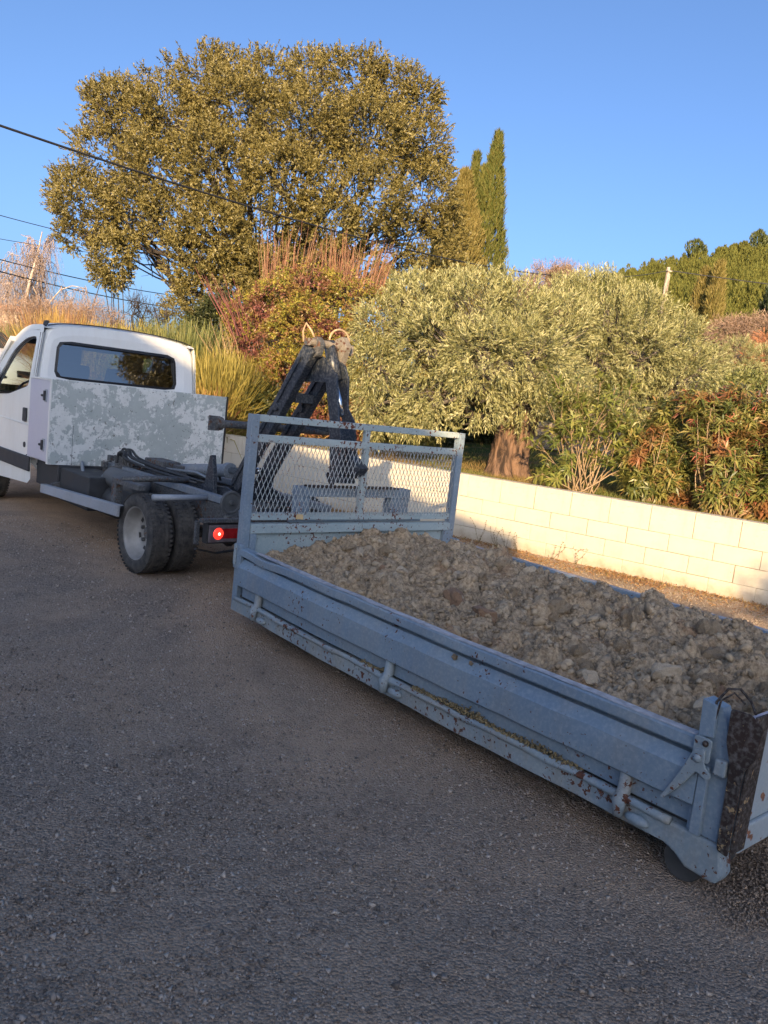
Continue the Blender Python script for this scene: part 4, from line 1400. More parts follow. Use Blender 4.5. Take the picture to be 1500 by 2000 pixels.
nx, ny = 470, 280
xs_ = np.linspace(-3.605, -0.045, nx)
ys_ = np.linspace(-2.025, -0.032, ny)
SX, SY = np.meshgrid(xs_, ys_, indexing='ij')
SH = soil_base(SX, SY)
rr_ = np.random.default_rng(11)
bumps = np.zeros_like(SH)
dx, dy = xs_[1] - xs_[0], ys_[1] - ys_[0]
for (cnt, rmin, rmax) in ((70, 0.07, 0.13), (520, 0.03, 0.07), (4200, 0.013, 0.030)):
    layer = np.zeros_like(SH)
    for _ in range(cnt):
        cx_, cy_ = rr_.uniform(-3.6, -0.05), rr_.uniform(-2.02, -0.04)
        r = rr_.uniform(rmin, rmax)
        i0, i1 = max(0, int((cx_ - r * 1.3 - xs_[0]) / dx)), min(nx, int((cx_ + r * 1.3 - xs_[0]) / dx) + 2)
        j0, j1 = max(0, int((cy_ - r * 1.3 - ys_[0]) / dy)), min(ny, int((cy_ + r * 1.3 - ys_[0]) / dy) + 2)
        X_, Y_ = SX[i0:i1, j0:j1] - cx_, SY[i0:i1, j0:j1] - cy_
        th = rr_.uniform(0, 3.14)
        el_ = rr_.uniform(0.65, 1.0)
        A1 = (X_ * math.cos(th) + Y_ * math.sin(th)) / r
        A2 = (-X_ * math.sin(th) + Y_ * math.cos(th)) / (r * el_)
        q_ = np.maximum(np.abs(A1) ** 2.4 + np.abs(A2) ** 2.4, 0)
        hgt = r * rr_.uniform(0.30, 0.62) * np.sqrt(np.clip(1 - q_, 0, 1)) * (1 + 0.35 * A1 * rr_.uniform(-1, 1))
        layer[i0:i1, j0:j1] = np.maximum(layer[i0:i1, j0:j1], hgt)
    bumps += layer * (0.8 if rmax > 0.1 else 1.0)
SH = SH + bumps * 1.35 + 0.006 * np.abs(wave(SX, SY, 0.09, 77, 3)) + rr_.normal(0, 0.0030, SH.shape) - 0.025
SXj = SX + rr_.normal(0, 0.0012, SH.shape)
SYj = SY + rr_.normal(0, 0.0012, SH.shape)
V = np.stack([SXj, SYj, SH], axis=-1).reshape(-1, 3)
i = np.arange(nx - 1)[:, None] * ny
j = np.arange(ny - 1)[None, :]
F = np.stack([i + j, i + j + ny, i + j + ny + 1, i + j + 1], axis=-1).reshape(-1, 4)
pile = np_mesh('soil_load', V, F, M_soil, None, smooth=False)
pile.location = BIN
pile.rotation_euler = (0, 0, BIN_A)
tag(pile, 'heap of dry clay soil and clods filling the tipper bed', 'soil', kind='stuff')


def rock_mesh(name, n=1, seed=0, rough=0.28, sq=0.75):
    r = random.Random(seed)
    bm = bmesh.new()
    bmesh.ops.create_icosphere(bm, subdivisions=n, radius=1)
    sx, sy, sz = r.uniform(.8, 1.2), r.uniform(.7, 1.0), r.uniform(.55, .85) * sq / 0.75
    ph = [r.uniform(0, 6) for _ in range(6)]
    for v in bm.verts:
        p = v.co
        k = 1 + rough * (math.sin(3 * p.x + ph[0]) * math.cos(2.6 * p.y + ph[1]) + 0.6 * math.sin(5 * p.z + ph[2] + 3 * p.x)) + r.uniform(-.10, .10)
        v.co = Vector((p.x * sx, p.y * sy, p.z * sz)) * (k + (0.07 * math.sin(9 * p.x + ph[3]) * math.sin(8 * p.y + ph[4]) * math.cos(7 * p.z) if n > 2 else 0))
    me = bpy.data.meshes.new(name)
    bm.to_mesh(me)
    bm.free()
    return me


def soil_top(x, y):
    i_ = min(nx - 1, max(0, int((x - xs_[0]) / dx)))
    j_ = min(ny - 1, max(0, int((y - ys_[0]) / dy)))
    return float(SH[i_, j_])


clods = []
for k in range(7):
    me = rock_mesh('clod', 3, k + 3, 0.26)
    me.materials.append(M_stone if k == 5 else (M_redclod if k == 6 else M_soil))
    clods.append(me)
spots = [(-1.62, -0.55, .085, 6), (-1.05, -0.62, .06, 5), (-2.05, -0.95, .08, 0), (-1.95, -0.45, .065, 6), (-2.62, -0.75, .055, 1), (-2.75, -1.35, .075, 2), (-2.35, -1.50, .055, 3), (-3.05, -0.45, .065, 5),
         (-3.15, -0.62, .075, 1), (-3.28, -0.40, .05, 5), (-2.15, -1.90, .045, 3), (-1.25, -1.35, .07, 4), (-0.45, -1.0, .07, 2), (-0.35, -0.72, .06, 1), (-0.85, -1.66, .045, 0), (-2.95, -1.05, .06, 4), (-2.45, -1.10, .07, 3), (-3.35, -0.85, .06, 2)]
for k in range(46):
    spots.append((random.uniform(-3.5, -0.2), random.uniform(-1.70, -0.12), random.uniform(0.022, 0.05), random.randrange(7)))
for (x, y, r, k) in spots:
    c = link('clod', clods[k], None, pile)
    c.location = (x, y, soil_top(x, y) + r * 0.15)
    c.rotation_euler = (random.uniform(0, 6), random.uniform(0, 6), random.uniform(0, 6))
    c.scale = (r, r, r)


def scatter(name, pts, scales, protos, mat, label, cat, parent=None, loc=None, rot=None):
    """many small stones joined in one mesh"""
    Vs, Fs, off = [], [], 0
    pv = [np.array([v.co[:] for v in p.vertices]) for p in protos]
    pf = [np.array([f.vertices[:] for f in p.polygons]) for p in protos]
    n = len(pts)
    kk = RNG.integers(0, len(protos), n)
    for t in range(len(protos)):
        sel = np.where(kk == t)[0]
        if not len(sel): continue
        q_ = RNG.normal(size=(len(sel), 4))
        q_ /= np.linalg.norm(q_, axis=1)[:, None]
        w4, x4, y4, z4 = q_.T
        R = np.stack([np.stack([1 - 2 * (y4 * y4 + z4 * z4), 2 * (x4 * y4 - z4 * w4), 2 * (x4 * z4 + y4 * w4)], -1),
                      np.stack([2 * (x4 * y4 + z4 * w4), 1 - 2 * (x4 * x4 + z4 * z4), 2 * (y4 * z4 - x4 * w4)], -1),
                      np.stack([2 * (x4 * z4 - y4 * w4), 2 * (y4 * z4 + x4 * w4), 1 - 2 * (x4 * x4 + y4 * y4)], -1)], 1)
        P_ = np.einsum('nij,vj->nvi', R, pv[t]) * scales[sel][:, None, None] + pts[sel][:, None, :]
        Vs.append(P_.reshape(-1, 3))
        F_ = pf[t][None] + (np.arange(len(sel)) * len(pv[t]))[:, None, None] + off
        Fs.append(F_.reshape(-1, 3))
        off += len(sel) * len(pv[t])
    V_, F_ = np.concatenate(Vs), np.concatenate(Fs)
    nv = len(pv[0])
    rnd = np.repeat(RNG.random(len(F_) // len(pf[0]) + 1), len(pf[0]))[:len(F_)]
    o_ = np_mesh(name, V_, F_, mat, parent, rnd=rnd)
    if loc is not None: o_.location = loc
    if rot is not None: o_.rotation_euler = (0, 0, rot)
    return tag(o_, label, cat, kind='stuff')


ico0 = [rock_mesh('pebble', 1, s, 0.25) for s in range(5)]
tiny = []
for s in range(5):
    bm = bmesh.new()
    bmesh.ops.create_icosphere(bm, subdivisions=1, radius=1)
    bmesh.ops.dissolve_limit(bm, angle_limit=0.01, verts=bm.verts, edges=bm.edges)
    r = random.Random(s)
    sx, sy, sz = r.uniform(.8, 1.3), r.uniform(.7, 1.0), r.uniform(.5, .8)
    for v_ in bm.verts: v_.co = Vector((v_.co.x * sx, v_.co.y * sy, v_.co.z * sz)) * (1 + r.uniform(-.25, .25))
    bmesh.ops.triangulate(bm, faces=bm.faces)
    me = bpy.data.meshes.new('pebble')
    bm.to_mesh(me)
    bm.free()
    tiny.append(me)
octa, tetra = [], []
for s in range(6):
    r = random.Random(s + 50)
    me = bpy.data.meshes.new('grit')
    v_ = [(1, 0, 0), (-1, 0, 0), (0, 1, 0), (0, -1, 0), (0, 0, .7), (0, 0, -.7)]
    v_ = [(a + r.uniform(-.3, .3), b + r.uniform(-.3, .3), c + r.uniform(-.2, .2)) for a, b, c in v_]
    me.from_pydata(v_, [], [(0, 2, 4), (2, 1, 4), (1, 3, 4), (3, 0, 4), (2, 0, 5), (1, 2, 5), (3, 1, 5), (0, 3, 5)])
    me2 = bpy.data.meshes.new('grit')
    t_ = [(1, 1, 1), (-1, -1, 1), (-1, 1, -1), (1, -1, -1)]
    me2.from_pydata([(a * r.uniform(.4, .85), b * r.uniform(.4, .85), c * r.uniform(.35, .7)) for a, b, c in t_], [], [(0, 1, 2), (0, 3, 1), (0, 2, 3), (1, 3, 2)])
    tetra.append(me2)
    octa.append(me)
# crumbs over the load
n = 9000
cx = RNG.uniform(-3.58, -0.08, n)
cy2 = RNG.uniform(-2.0, -0.05, n)
ii = np.clip(((cx - xs_[0]) / dx).astype(int), 0, nx - 1)
jj = np.clip(((cy2 - ys_[0]) / dy).astype(int), 0, ny - 1)
szs = RNG.uniform(0.004, 0.011, n) * np.where(RNG.random(n) < 0.12, 1.8, 1)
pts = np.stack([cx, cy2, SH[ii, jj] + szs * 0.3], -1)
scatter('soil_crumbs', pts, szs, octa, M_soil, None, None, parent=pile)
# broken lumps of every size, joined
n = 2600
cx = RNG.uniform(-3.56, -0.08, n)
cy2 = RNG.uniform(-2.0, -0.06, n)
ii = np.clip(((cx - xs_[0]) / dx).astype(int), 0, nx - 1)
jj = np.clip(((cy2 - ys_[0]) / dy).astype(int), 0, ny - 1)
szs = np.exp(RNG.normal(math.log(0.014), 0.42, n)).clip(0.007, 0.036)
M_lump = Mat('soil_lump', 0.95, spec=0.12)
lt = M_lump.n('ShaderNodeAttribute', attribute_name='rnd')
lc2 = M_lump.ramp(lt.outputs['Fac'], [(0, (0.22, 0.16, 0.10)), (0.5, (0.39, 0.295, 0.19)), (0.92, (0.50, 0.395, 0.27)), (0.97, (0.58, 0.49, 0.37)), (1.0, (0.24, 0.13, 0.075))])
M_lump.color(M_lump.mix(0.35, lc2, M_lump.ramp(M_lump.noise(70, 4, 0.7), [(0.3, (0.2, 0.14, 0.09)), (0.7, (0.55, 0.43, 0.30))])))
M_lump.bump(M_lump.noise(110, 4, 0.7), 0.8, 0.006)
scatter('broken_lumps', np.stack([cx, cy2, SH[ii, jj] + szs * 0.25], -1), szs, ico0, M_lump.m, None, None, parent=pile)
# debris caught on the ledge of the near side
n = 900
t = RNG.random(n)
seg_ = np.where(t < 0.12, RNG.uniform(-1.72, -1.52, n), np.where(t < 0.5, RNG.uniform(-2.45, -1.95, n), RNG.uniform(-3.0, -2.35, n)))
pz_ = 0.112 - 0.01 * np.sin(math.pi * -seg_ / 3.5)
pts = np.stack([seg_, RNG.uniform(-0.005, 0.028, n) + 0.016 * np.sin(math.pi * -seg_ / 3.5), pz_ + np.abs(RNG.normal(0, 0.009, n)) * (1 + 0.6 * np.sin(seg_ * 13))], -1)
M_debris = m_plain('ledge_debris', (0.22, 0.17, 0.09), 0.95, 0, 0.5, 40)
scatter('ledge_debris', pts, RNG.uniform(0.003, 0.010, n), octa, M_debris, 'brown grit and crumbs caught on the sill ledge of the tipper bed', 'grit', None, BIN, BIN_A)
for k, (x, z, r) in enumerate([(-2.22, 0.355, 0.020), (-2.33, 0.358, 0.014)]):
    c = link('dirt_lump', clods[k], None, tb_)
    c.location = (x, 0.035, z)
    c.scale = (r, r * .8, r)

# ================================================================ vegetation
M_barkg = m_bark('grey_bark', (0.045, 0.038, 0.032), (0.14, 0.115, 0.09))
M_barko = m_bark('olive_bark', (0.030, 0.018, 0.013), (0.19, 0.115, 0.075), 8, 1.0)
M_barkd = m_bark('dark_bark', (0.022, 0.018, 0.016), (0.07, 0.055, 0.045))
M_birch = m_bark('birch_bark', (0.28, 0.22, 0.18), (0.55, 0.46, 0.38))
M_twigp = m_plain('pink_twig', (0.36, 0.28, 0.245), 0.9, 0, 0.2, 3)


def pb(px, py, r, y):
    """crown lobe: centre at a place of the photograph, r in its pixels, y metres away"""
    p = at(px, py, y)
    return (p.x, p.y, p.z, r * y / FPX)


# ---- the great holm oak
M_oak = m_foliage('holm_oak_leaf', [(0.075, 0.065, 0.020), (0.14, 0.118, 0.034), (0.21, 0.172, 0.052), (0.27, 0.23, 0.09)], 0.22, 0.5, psc=0.45, spec=0.45)
oz = garden_at(-4.5, 30)
oak = empty('holm_oak', (-4.8, 30, oz), 0, 'huge spreading evergreen oak towering behind the truck', 'tree')
OD = 30.0
oak_l = [(170, 400, 75, -1), (150, 365, 55, 0), (215, 300, 80, 0), (240, 215, 72, 0), (215, 190, 45, 1), (330, 225, 85, -1), (300, 330, 95, -2), (400, 150, 62, 0), (445, 130, 40, 1), (470, 210, 90, -1.5), (420, 320, 95, -3),
         (530, 150, 60, 0), (600, 135, 45, 1), (590, 240, 95, -2), (560, 350, 90, -3), (690, 150, 60, 0), (770, 165, 55, 1), (720, 260, 95, -1.5), (820, 190, 42, 0), (820, 270, 62, 0), (830, 370, 72, -1), (715, 380, 88, -2.5),
         (640, 430, 70, -3), (500, 440, 75, -3), (420, 450, 80, -3), (400, 530, 62, -2.5), (470, 530, 55, -2), (330, 420, 62, -2.5), (250, 415, 62, -1), (140, 455, 30, -1), (215, 470, 38, 0.5), (300, 470, 30, 1.5), (560, 500, 55, -1), (800, 460, 58, -1), (860, 430, 42, 0), (730, 490, 60, -1),
         (640, 540, 60, 1), (810, 540, 50, 1), (260, 380, 60, 3), (380, 260, 80, 3), (560, 230, 85, 3), (720, 250, 80, 3), (340, 130, 25, 0), (292, 145, 22, 0), (500, 115, 25, 0), (650, 120, 28, 0), (850, 330, 35, 1), (350, 600, 34, -1), (370, 500, 60, -3), (440, 560, 55, -3), (385, 575, 42, -3), (520, 520, 62, -3), (600, 490, 60, -2.5), (700, 540, 62, -2), (775, 545, 55, -1), (850, 500, 52, -1), (880, 460, 38, -1), (555, 560, 50, -2), (415, 105, 24, 0), (730, 115, 26, 0), (800, 150, 24, 0), (610, 112, 20, 1), (180, 180, 20, 0), (845, 175, 18, 0)]
oak_b = [pb(x, y + 6, r * 0.85, OD + d) for x, y, r, d in oak_l]
ob_ = [(b[0], b[1], b[2] - 0, b[3], 0.85) for b in oak_b]
ob_ = [(b[0] - oak.location.x, b[1] - oak.location.y, b[2] - oak.location.z, b[3], b[4]) for b in ob_]
br = Branches()
tr0 = br.add((0, 0, -0.5), (0.3, 0, 2.6), 0.55, 0.42, 0.05, 6)
for i, b in enumerate(ob_):
    if b[3] < 0.85: continue
    tgt = np.array(b[:3])
    st = np.array([0.3 + random.uniform(-.3, .3), random.uniform(-.3, .3), random.uniform(1.6, 2.9)])
    L = np.linalg.norm(tgt - st)
    p = br.add(st, tgt - np.array([0, 0, b[3] * 0.3]), 0.09 + 0.014 * L, 0.012, 0.10, 8, 0.06)
    for _ in range(7):
        s0 = p[random.randrange(3, 7)]
        e_ = tgt + unit(1)[0] * b[3] * random.uniform(.6, 1.0)
        p2 = br.add(s0, e_, 0.035, 0.007, 0.12, 6)
        for _ in range(2):
            s1 = p2[random.randrange(2, 5)]
            br.add(s1, s1 + unit(1)[0] * b[3] * random.uniform(.3, .7), 0.016, 0.005, 0.12, 6) if len(s1) else None
paths8 = [p for p in br.p if len(p) == 8]
rads8 = [r for p, r in zip(br.p, br.r) if len(p) == 8]
br.r = [r for p, r in zip(br.p, br.r) if len(p) == 6]
br.p = [p for p in br.p if len(p) == 6]
V, F = tubes_np(br.p[:1], br.r[:1], 10)
np_mesh('trunk', V, F, M_barkd, oak, smooth=True)
V, F = tubes_np(paths8, rads8, 6)
np_mesh('limbs', V, F, M_barkd, oak, smooth=True)
V, F = tubes_np(br.p[1:], br.r[1:], 4)
np_mesh('branches', V, F, M_barkd, oak)
P, D = blob_points(ob_, 40000, 0.62, 0.18, 0.20)
holes = [(535, 470, 26), (320, 520, 26), (230, 520, 45), (555, 405, 22), (505, 395, 18), (600, 470, 20), (690, 470, 16), (720, 520, 18), (300, 495, 30), (770, 500, 22), (440, 300, 12), (620, 380, 14), (660, 310, 14), (470, 400, 12), (850, 480, 20)]
wx = P[:, 0] + oak.location.x; wy = P[:, 1] + oak.location.y; wz = P[:, 2] + oak.location.z
cl_ = 0.5 + 0.5 * np.sin(wx * 2.3 + 1.1 * np.sin(wz * 1.9)) * np.sin(wz * 2.6 + wy + 1.3 * np.sin(wx * 1.4))
cl_ = cl_ * 0.7 + 0.35 * (0.5 + 0.5 * np.sin(wx * 1.15 + 2 * np.sin(wz * 0.8)) * np.sin(wz * 1.3 + 0.6 * wx))
keep = RNG.random(len(P)) < np.clip(-0.12 + 1.65 * cl_, 0, 1)
for hx, hy, hr in holes:
    c = at(hx, hy, OD)
    dd_ = np.hypot((wx / wy * OD) - c.x, ((wz - CAM_H) / wy * OD + CAM_H) - c.z)
    keep &= ~((dd_ < hr * OD / FPX) & (RNG.random(len(P)) < 0.75))
P, D = P[keep], D[keep]
V = twigs(P, D, 12, 0.095, 0.056, 0.34, up=0.25, rmix=1.0, tri=True)
quads_mesh('crown', V, M_oak, oak, 12, 3)

# ---- cypresses beside the oak
M_cyp = m_foliage('cypress_spray', [(0.035, 0.050, 0.012), (0.085, 0.100, 0.022), (0.13, 0.125, 0.03), (0.17, 0.15, 0.045)], 0.12, 0.7, psc=1.2, spec=0.2)
M_cyp2 = m_foliage('conifer_spray', [(0.085, 0.080, 0.022), (0.15, 0.125, 0.035), (0.20, 0.16, 0.05), (0.24, 0.19, 0.08)], 0.12, 0.7, psc=1.2, spec=0.2)


def cypress(name, loc, h, rad, nsp, mat, label, L=0.22, base=0.06, group=None, spires=None, W_=0.05, top=1.0):
    t = empty(name, loc, 0, label, 'tree', group)
    b = Branches()
    b.add((0, 0, -0.3), (0, 0, h * 0.9), rad * 0.12, 0.02, 0.01, 6)
    b.build('trunk', M_barkg, t, 7)
    sp = spires or [(0, 0, h, rad)]
    allV = []
    tot = sum(s_[2] * s_[3] for s_ in sp)
    for (ox, oy, hh_, r_) in sp:
        n = int(nsp * hh_ * r_ / tot)
        u = RNG.random(n) ** 0.85
        z = base * hh_ + u * hh_ * (1 - base)
        prof = np.where(u < 0.35, 0.78 + 0.22 * np.sin(u / 0.35 * math.pi / 2), 1 - np.clip((u - 0.35) / 0.65, 0, 1) ** (1.35 * top)) * r_
        a = RNG.uniform(0, 2 * math.pi, n)
        lump = 1 + 0.13 * np.sin(a * 5 + z * 1.3) + 0.10 * np.sin(a * 3 - z * 2.9) + 0.08 * np.sin(z * 7 + a * 2)
        rr = prof * lump * (1 - np.abs(RNG.normal(0, 0.14, n))) + 0.03
        P_ = np.stack([ox * (1 - u * 0) + rr * np.cos(a), oy + rr * np.sin(a), z], -1)
        D_ = nrm(np.stack([np.cos(a) * 0.35, np.sin(a) * 0.35, np.ones(n)], -1) + unit(n) * 0.22)
        allV.append(twigs(P_, D_, 5, L, W_, L * 1.2, up=0.8, dirmix=1.2, rmix=0.32, tri=True))
    quads_mesh('crown', np.concatenate(allV), mat, t, 5, 3)
    return t


g = at(963, 560, 40)
gz = garden_at(g.x, 40)
tp = at(963, 268, 40).z
cypress('cypress', (at(966, 330, 40).x, 40, gz), tp - gz, 0.98, 9500, M_cyp, 'tall slim dark green cypress, the highest spire right of the oak', spires=[(0, 0, tp - gz, 1.12), (-0.50, -0.1, tp - gz - 1.6, 0.5)])
cypress('cypress', (at(926, 350, 41).x, 41, gz), at(925, 308, 41).z - gz, 0.60, 3500, M_cyp, 'short narrow cypress between the oak and the tallest cypress')
g2 = at(903, 400, 37)
cypress('conifer', (g2.x, 37, garden_at(g2.x, 37)), at(905, 345, 37).z - garden_at(g2.x, 37), 1.30, 9000, M_cyp2, 'broad yellowish conifer filling the gap between oak and cypresses', W_=0.06, top=1.5)

# ---- olives
M_olive = m_foliage('olive_leaf', [(0.14, 0.145, 0.05), (0.25, 0.25, 0.10), (0.38, 0.365, 0.17), (0.56, 0.53, 0.30)], 0.25, 0.5, psc=0.9, spec=0.4)


def olive(loc, blobs, ntw, label, trunk_h, trunk_r, roots=True, up_z=None, L=0.075, group='olive trees in the garden'):
    t = empty('olive_tree', loc, 0, label, 'tree', group)
    lx, ly, lz = loc
    B = [(b[0] - lx, b[1] - ly, b[2] - lz, b[3], b[4] if len(b) > 4 else 0.9) for b in blobs]
    # gnarled trunk
    if roots:
        n_, rings_ = 40, 26
        v, f = [], []
        for i in range(rings_):
            u = i / (rings_ - 1)
            z = -0.15 + u * (trunk_h + 0.15)
            flare = 1 + 0.95 * math.exp(-u * 6.5) + 0.22 * u * u
            for k in range(n_):
                a = 2 * math.pi * k / n_
                tw = a + u * 0.9
                r = trunk_r * flare * (1 + 0.17 * math.sin(3 * tw + 1) + 0.10 * math.sin(5 * tw + 2 + 3 * u) + 0.10 * math.sin(9 * tw + 6 * u) + 0.07 * math.sin(14 * tw - 5 * u) + 0.05 * math.exp(-u * 4) * math.sin(7 * a)) * (1 + random.uniform(-.02, .02))
                v.append((r * math.cos(a) + 0.10 * u, r * math.sin(a) * 0.9, z))
            if i:
                for k in range(n_): f.append(((i - 1) * n_ + k, (i - 1) * n_ + (k + 1) % n_, i * n_ + (k + 1) % n_, i * n_ + k))
        f.append(tuple((rings_ - 1) * n_ + k for k in range(n_)))
        MB().add(v, f).build('trunk', M_barko, t, smooth=True)
    else:
        b_ = Branches()
        b_.add((0, 0, -0.1), (0.05, 0, trunk_h), trunk_r * 1.3, trunk_r, 0.05, 6)
        b_.build('trunk', M_barko, t, 10)
    b_ = Branches()
    for q_ in B:
        s0 = np.array([0.05, 0, trunk_h * 0.92]) + unit(1)[0] * trunk_r * 0.4
        p = b_.add(s0, np.array(q_[:3]), trunk_r * 0.28, 0.02, 0.10, 6)
        for _ in range(9):
            s1 = p[random.randrange(2, 6)]
            b_.add(s1, np.array(q_[:3]) + unit(1)[0] * q_[3] * 0.9, 0.018, 0.004, 0.12, 6)
    b_.build('branches', M_barkg, t, 5)
    P_, D_ = blob_points(B, ntw, 0.70, 0.17, 0.17)
    c_ = 0.5 + 0.5 * np.sin(P_[:, 0] * 5.2 + 1.3 * np.sin(P_[:, 2] * 4)) * np.sin(P_[:, 2] * 4.6 + 1.2 * np.sin(P_[:, 0] * 3 + P_[:, 1]))
    kp = RNG.random(len(P_)) < np.clip(0.22 + 1.2 * c_, 0, 1)
    P_, D_ = P_[kp], D_[kp]
    zmid = np.median(P_[:, 2])
    upv = np.clip((P_[:, 2] - zmid) / 0.7, -0.9, 1.6)
    D2 = nrm(D_ * 0.7 + np.stack([np.zeros(len(P_)), np.zeros(len(P_)), upv * 0.9], -1) + unit(len(P_)) * 0.35)
    V_ = twigs(P_, D2, 13, L, 0.0155, 0.20, rmix=0.62, dirmix=1.6)
    quads_mesh('crown', V_, M_olive, t, 13)
    return t


o1 = (1.78, 12.5, garden_at(1.78, 12.5) - 0.02)
b1 = [pb(x, y, r, 12.5 + d) for x, y, r, d in [(760, 640, 62, .3), (740, 720, 52, .0), (735, 790, 38, -.2), (820, 600, 58, .3), (850, 680, 72, -.4), (860, 760, 50, -.6), (920, 600, 64, .2), (940, 700, 78, -.7), (940, 785, 44, -.8), (1010, 610, 58, .3), (1030, 700, 72, -.5), (1030, 790, 42, -.5), (800, 815, 32, -.5), (860, 810, 34, -.7),
                                                 (1090, 640, 62, .6), (900, 640, 70, 1.2), (1000, 660, 70, 1.3), (800, 680, 60, 1.1), (880, 580, 40, .4), (790, 590, 36, .5), (980, 570, 36, .5), (1080, 740, 55, .2), (820, 790, 34, -.6), (745, 830, 22, -.3)]]
olive(o1, b1, 8800, 'old olive tree with a thick gnarled trunk just behind the wall', 1.15, 0.245)
o2 = (4.75, 14.6, garden_at(4.75, 14.6))
b2 = [pb(x, y, r, 14.6 + d) for x, y, r, d in [(1110, 600, 52, 0), (1170, 580, 46, .2), (1180, 640, 64, -.3), (1250, 620, 54, 0), (1250, 690, 64, -.4), (1320, 670, 52, 0), (1330, 740, 52, -.2), (1160, 710, 62, -.4), (1200, 770, 52, -.3), (1290, 780, 50, 0), (1370, 720, 34, 0), (1100, 780, 44, -.2), (1220, 660, 60, 1.1), (1320, 720, 55, 1.0)]]
olive(o2, b2, 7200, 'rounded olive tree behind the oleanders, right of the old one', 1.3, 0.2, roots=False)
o3 = (at(1440, 760, 30).x, 30, garden_at(at(1440, 760, 30).x, 30))
b3 = [pb(x, y, r, 30 + d) for x, y, r, d in [(1400, 700, 26, 0), (1440, 695, 32, 0), (1485, 705, 30, 0), (1530, 700, 30, 0), (1460, 725, 22, -.3), (1380, 725, 20, 0)]]
olive(o3, b3, 1500, 'small distant olive tree on the slope at the right edge', 1.6, 0.12, roots=False, L=0.14)

# ---- yellow green broom bushes on the bank behind the cab
M_broom = [m_foliage('broom_stem', [(0.17, 0.15, 0.035), (0.27, 0.225, 0.05), (0.38, 0.31, 0.09)], 0.2, 0.7, psc=1.3),
           m_foliage('dry_broom_stem', [(0.28, 0.18, 0.045), (0.38, 0.25, 0.065), (0.45, 0.31, 0.11)], 0.2, 0.7, psc=1.3, patch=(0.27, 0.13, 0.07)),
           m_foliage('green_broom_stem', [(0.085, 0.11, 0.035), (0.15, 0.165, 0.05), (0.26, 0.25, 0.10)], 0.2, 0.7, psc=1.3)]


def broom(px, py_base, y, rad, h, n, mk, label, zoff=None):
    g_ = at(px, py_base, y)
    z0 = garden_at(g_.x, y) - 0.05 if zoff is None else zoff
    t = empty('broom_bush', (g_.x, y, z0), 0, label, 'bush', 'broom bushes behind the truck')
    a = RNG.uniform(0, 2 * math.pi, n)
    tilt = np.abs(RNG.normal(0.0, 0.42, n)).clip(0, 1.25)
    L = h * RNG.uniform(0.55, 1.08, n) * (1 - 0.25 * tilt)
    base = np.stack([np.cos(a), np.sin(a), np.zeros(n)], -1) * (RNG.random(n)[:, None] * rad * 0.65)
    az = a + RNG.normal(0, 0.5, n)
    k = 4
    t_ = np.linspace(0, 1, k)
    paths = []
    dirh = np.stack([np.cos(az), np.sin(az), np.zeros(n)], -1)
    P_ = base[:, None, :] + dirh[:, None, :] * (np.sin(tilt)[:, None] * L[:, None] * (t_ ** 1.35)[None])[..., None]
    P_[..., 2] += (np.cos(tilt)[:, None] * L[:, None] * (t_ - 0.10 * t_ ** 3)[None])
    P_ += RNG.normal(0, 0.022, P_.shape) * t_[None, :, None]
    P_[..., 2] -= (np.maximum(tilt - 0.35, 0)[:, None] * L[:, None] * 0.45 * (t_ ** 3)[None])
    S = np.cross(dirh, np.array([0, 0, 1.0])) + unit(n) * 0.8
    S = nrm(S)
    wd = 0.008 * np.linspace(1.3, 0.5, k)
    Vl = P_ - S[:, None, :] * wd[None, :, None]
    Vr = P_ + S[:, None, :] * wd[None, :, None]
    V_ = np.stack([Vl, Vr], 2).reshape(-1, 3)
    b0 = (np.arange(n) * k * 2)[:, None]
    i_ = (np.arange(k - 1) * 2)[None]
    F_ = np.stack([b0 + i_, b0 + i_ + 1, b0 + i_ + 3, b0 + i_ + 2], -1).reshape(-1, 4)
    np_mesh('stems', V_, F_, M_broom[mk], t, rnd=np.repeat(RNG.random(n), k - 1))
    return t


broom(125, 640, 19.5, 1.2, 2.5, 3800, 1, 'golden dry broom bush above the cab roof')
broom(225, 660, 18.0, 1.3, 2.2, 4200, 0, 'yellow green broom bush behind the middle of the cab roof')
broom(300, 680, 17.0, 1.2, 2.2, 5200, 0, 'wide yellow broom bush behind the rear window corner')
broom(365, 720, 15.6, 1.1, 2.3, 5600, 2, 'tall green arching broom bush right of the cab')
broom(430, 780, 14.4, 0.9, 1.75, 4200, 0, 'low yellow broom bush behind the corner of the locker')
broom(395, 800, 14.0, 0.7, 1.15, 2600, 1, 'small brownish dry broom bush beside the locker')
broom(40, 700, 23.5, 1.2, 2.1, 3000, 2, 'green broom bush behind the white car')
broom(175, 700, 16.6, 0.9, 1.9, 2500, 1, 'straw coloured low broom bush showing through the cab')
broom(-25, 680, 25.5, 1.2, 2.2, 2400, 0, 'broom bush at the far left beyond the white car')

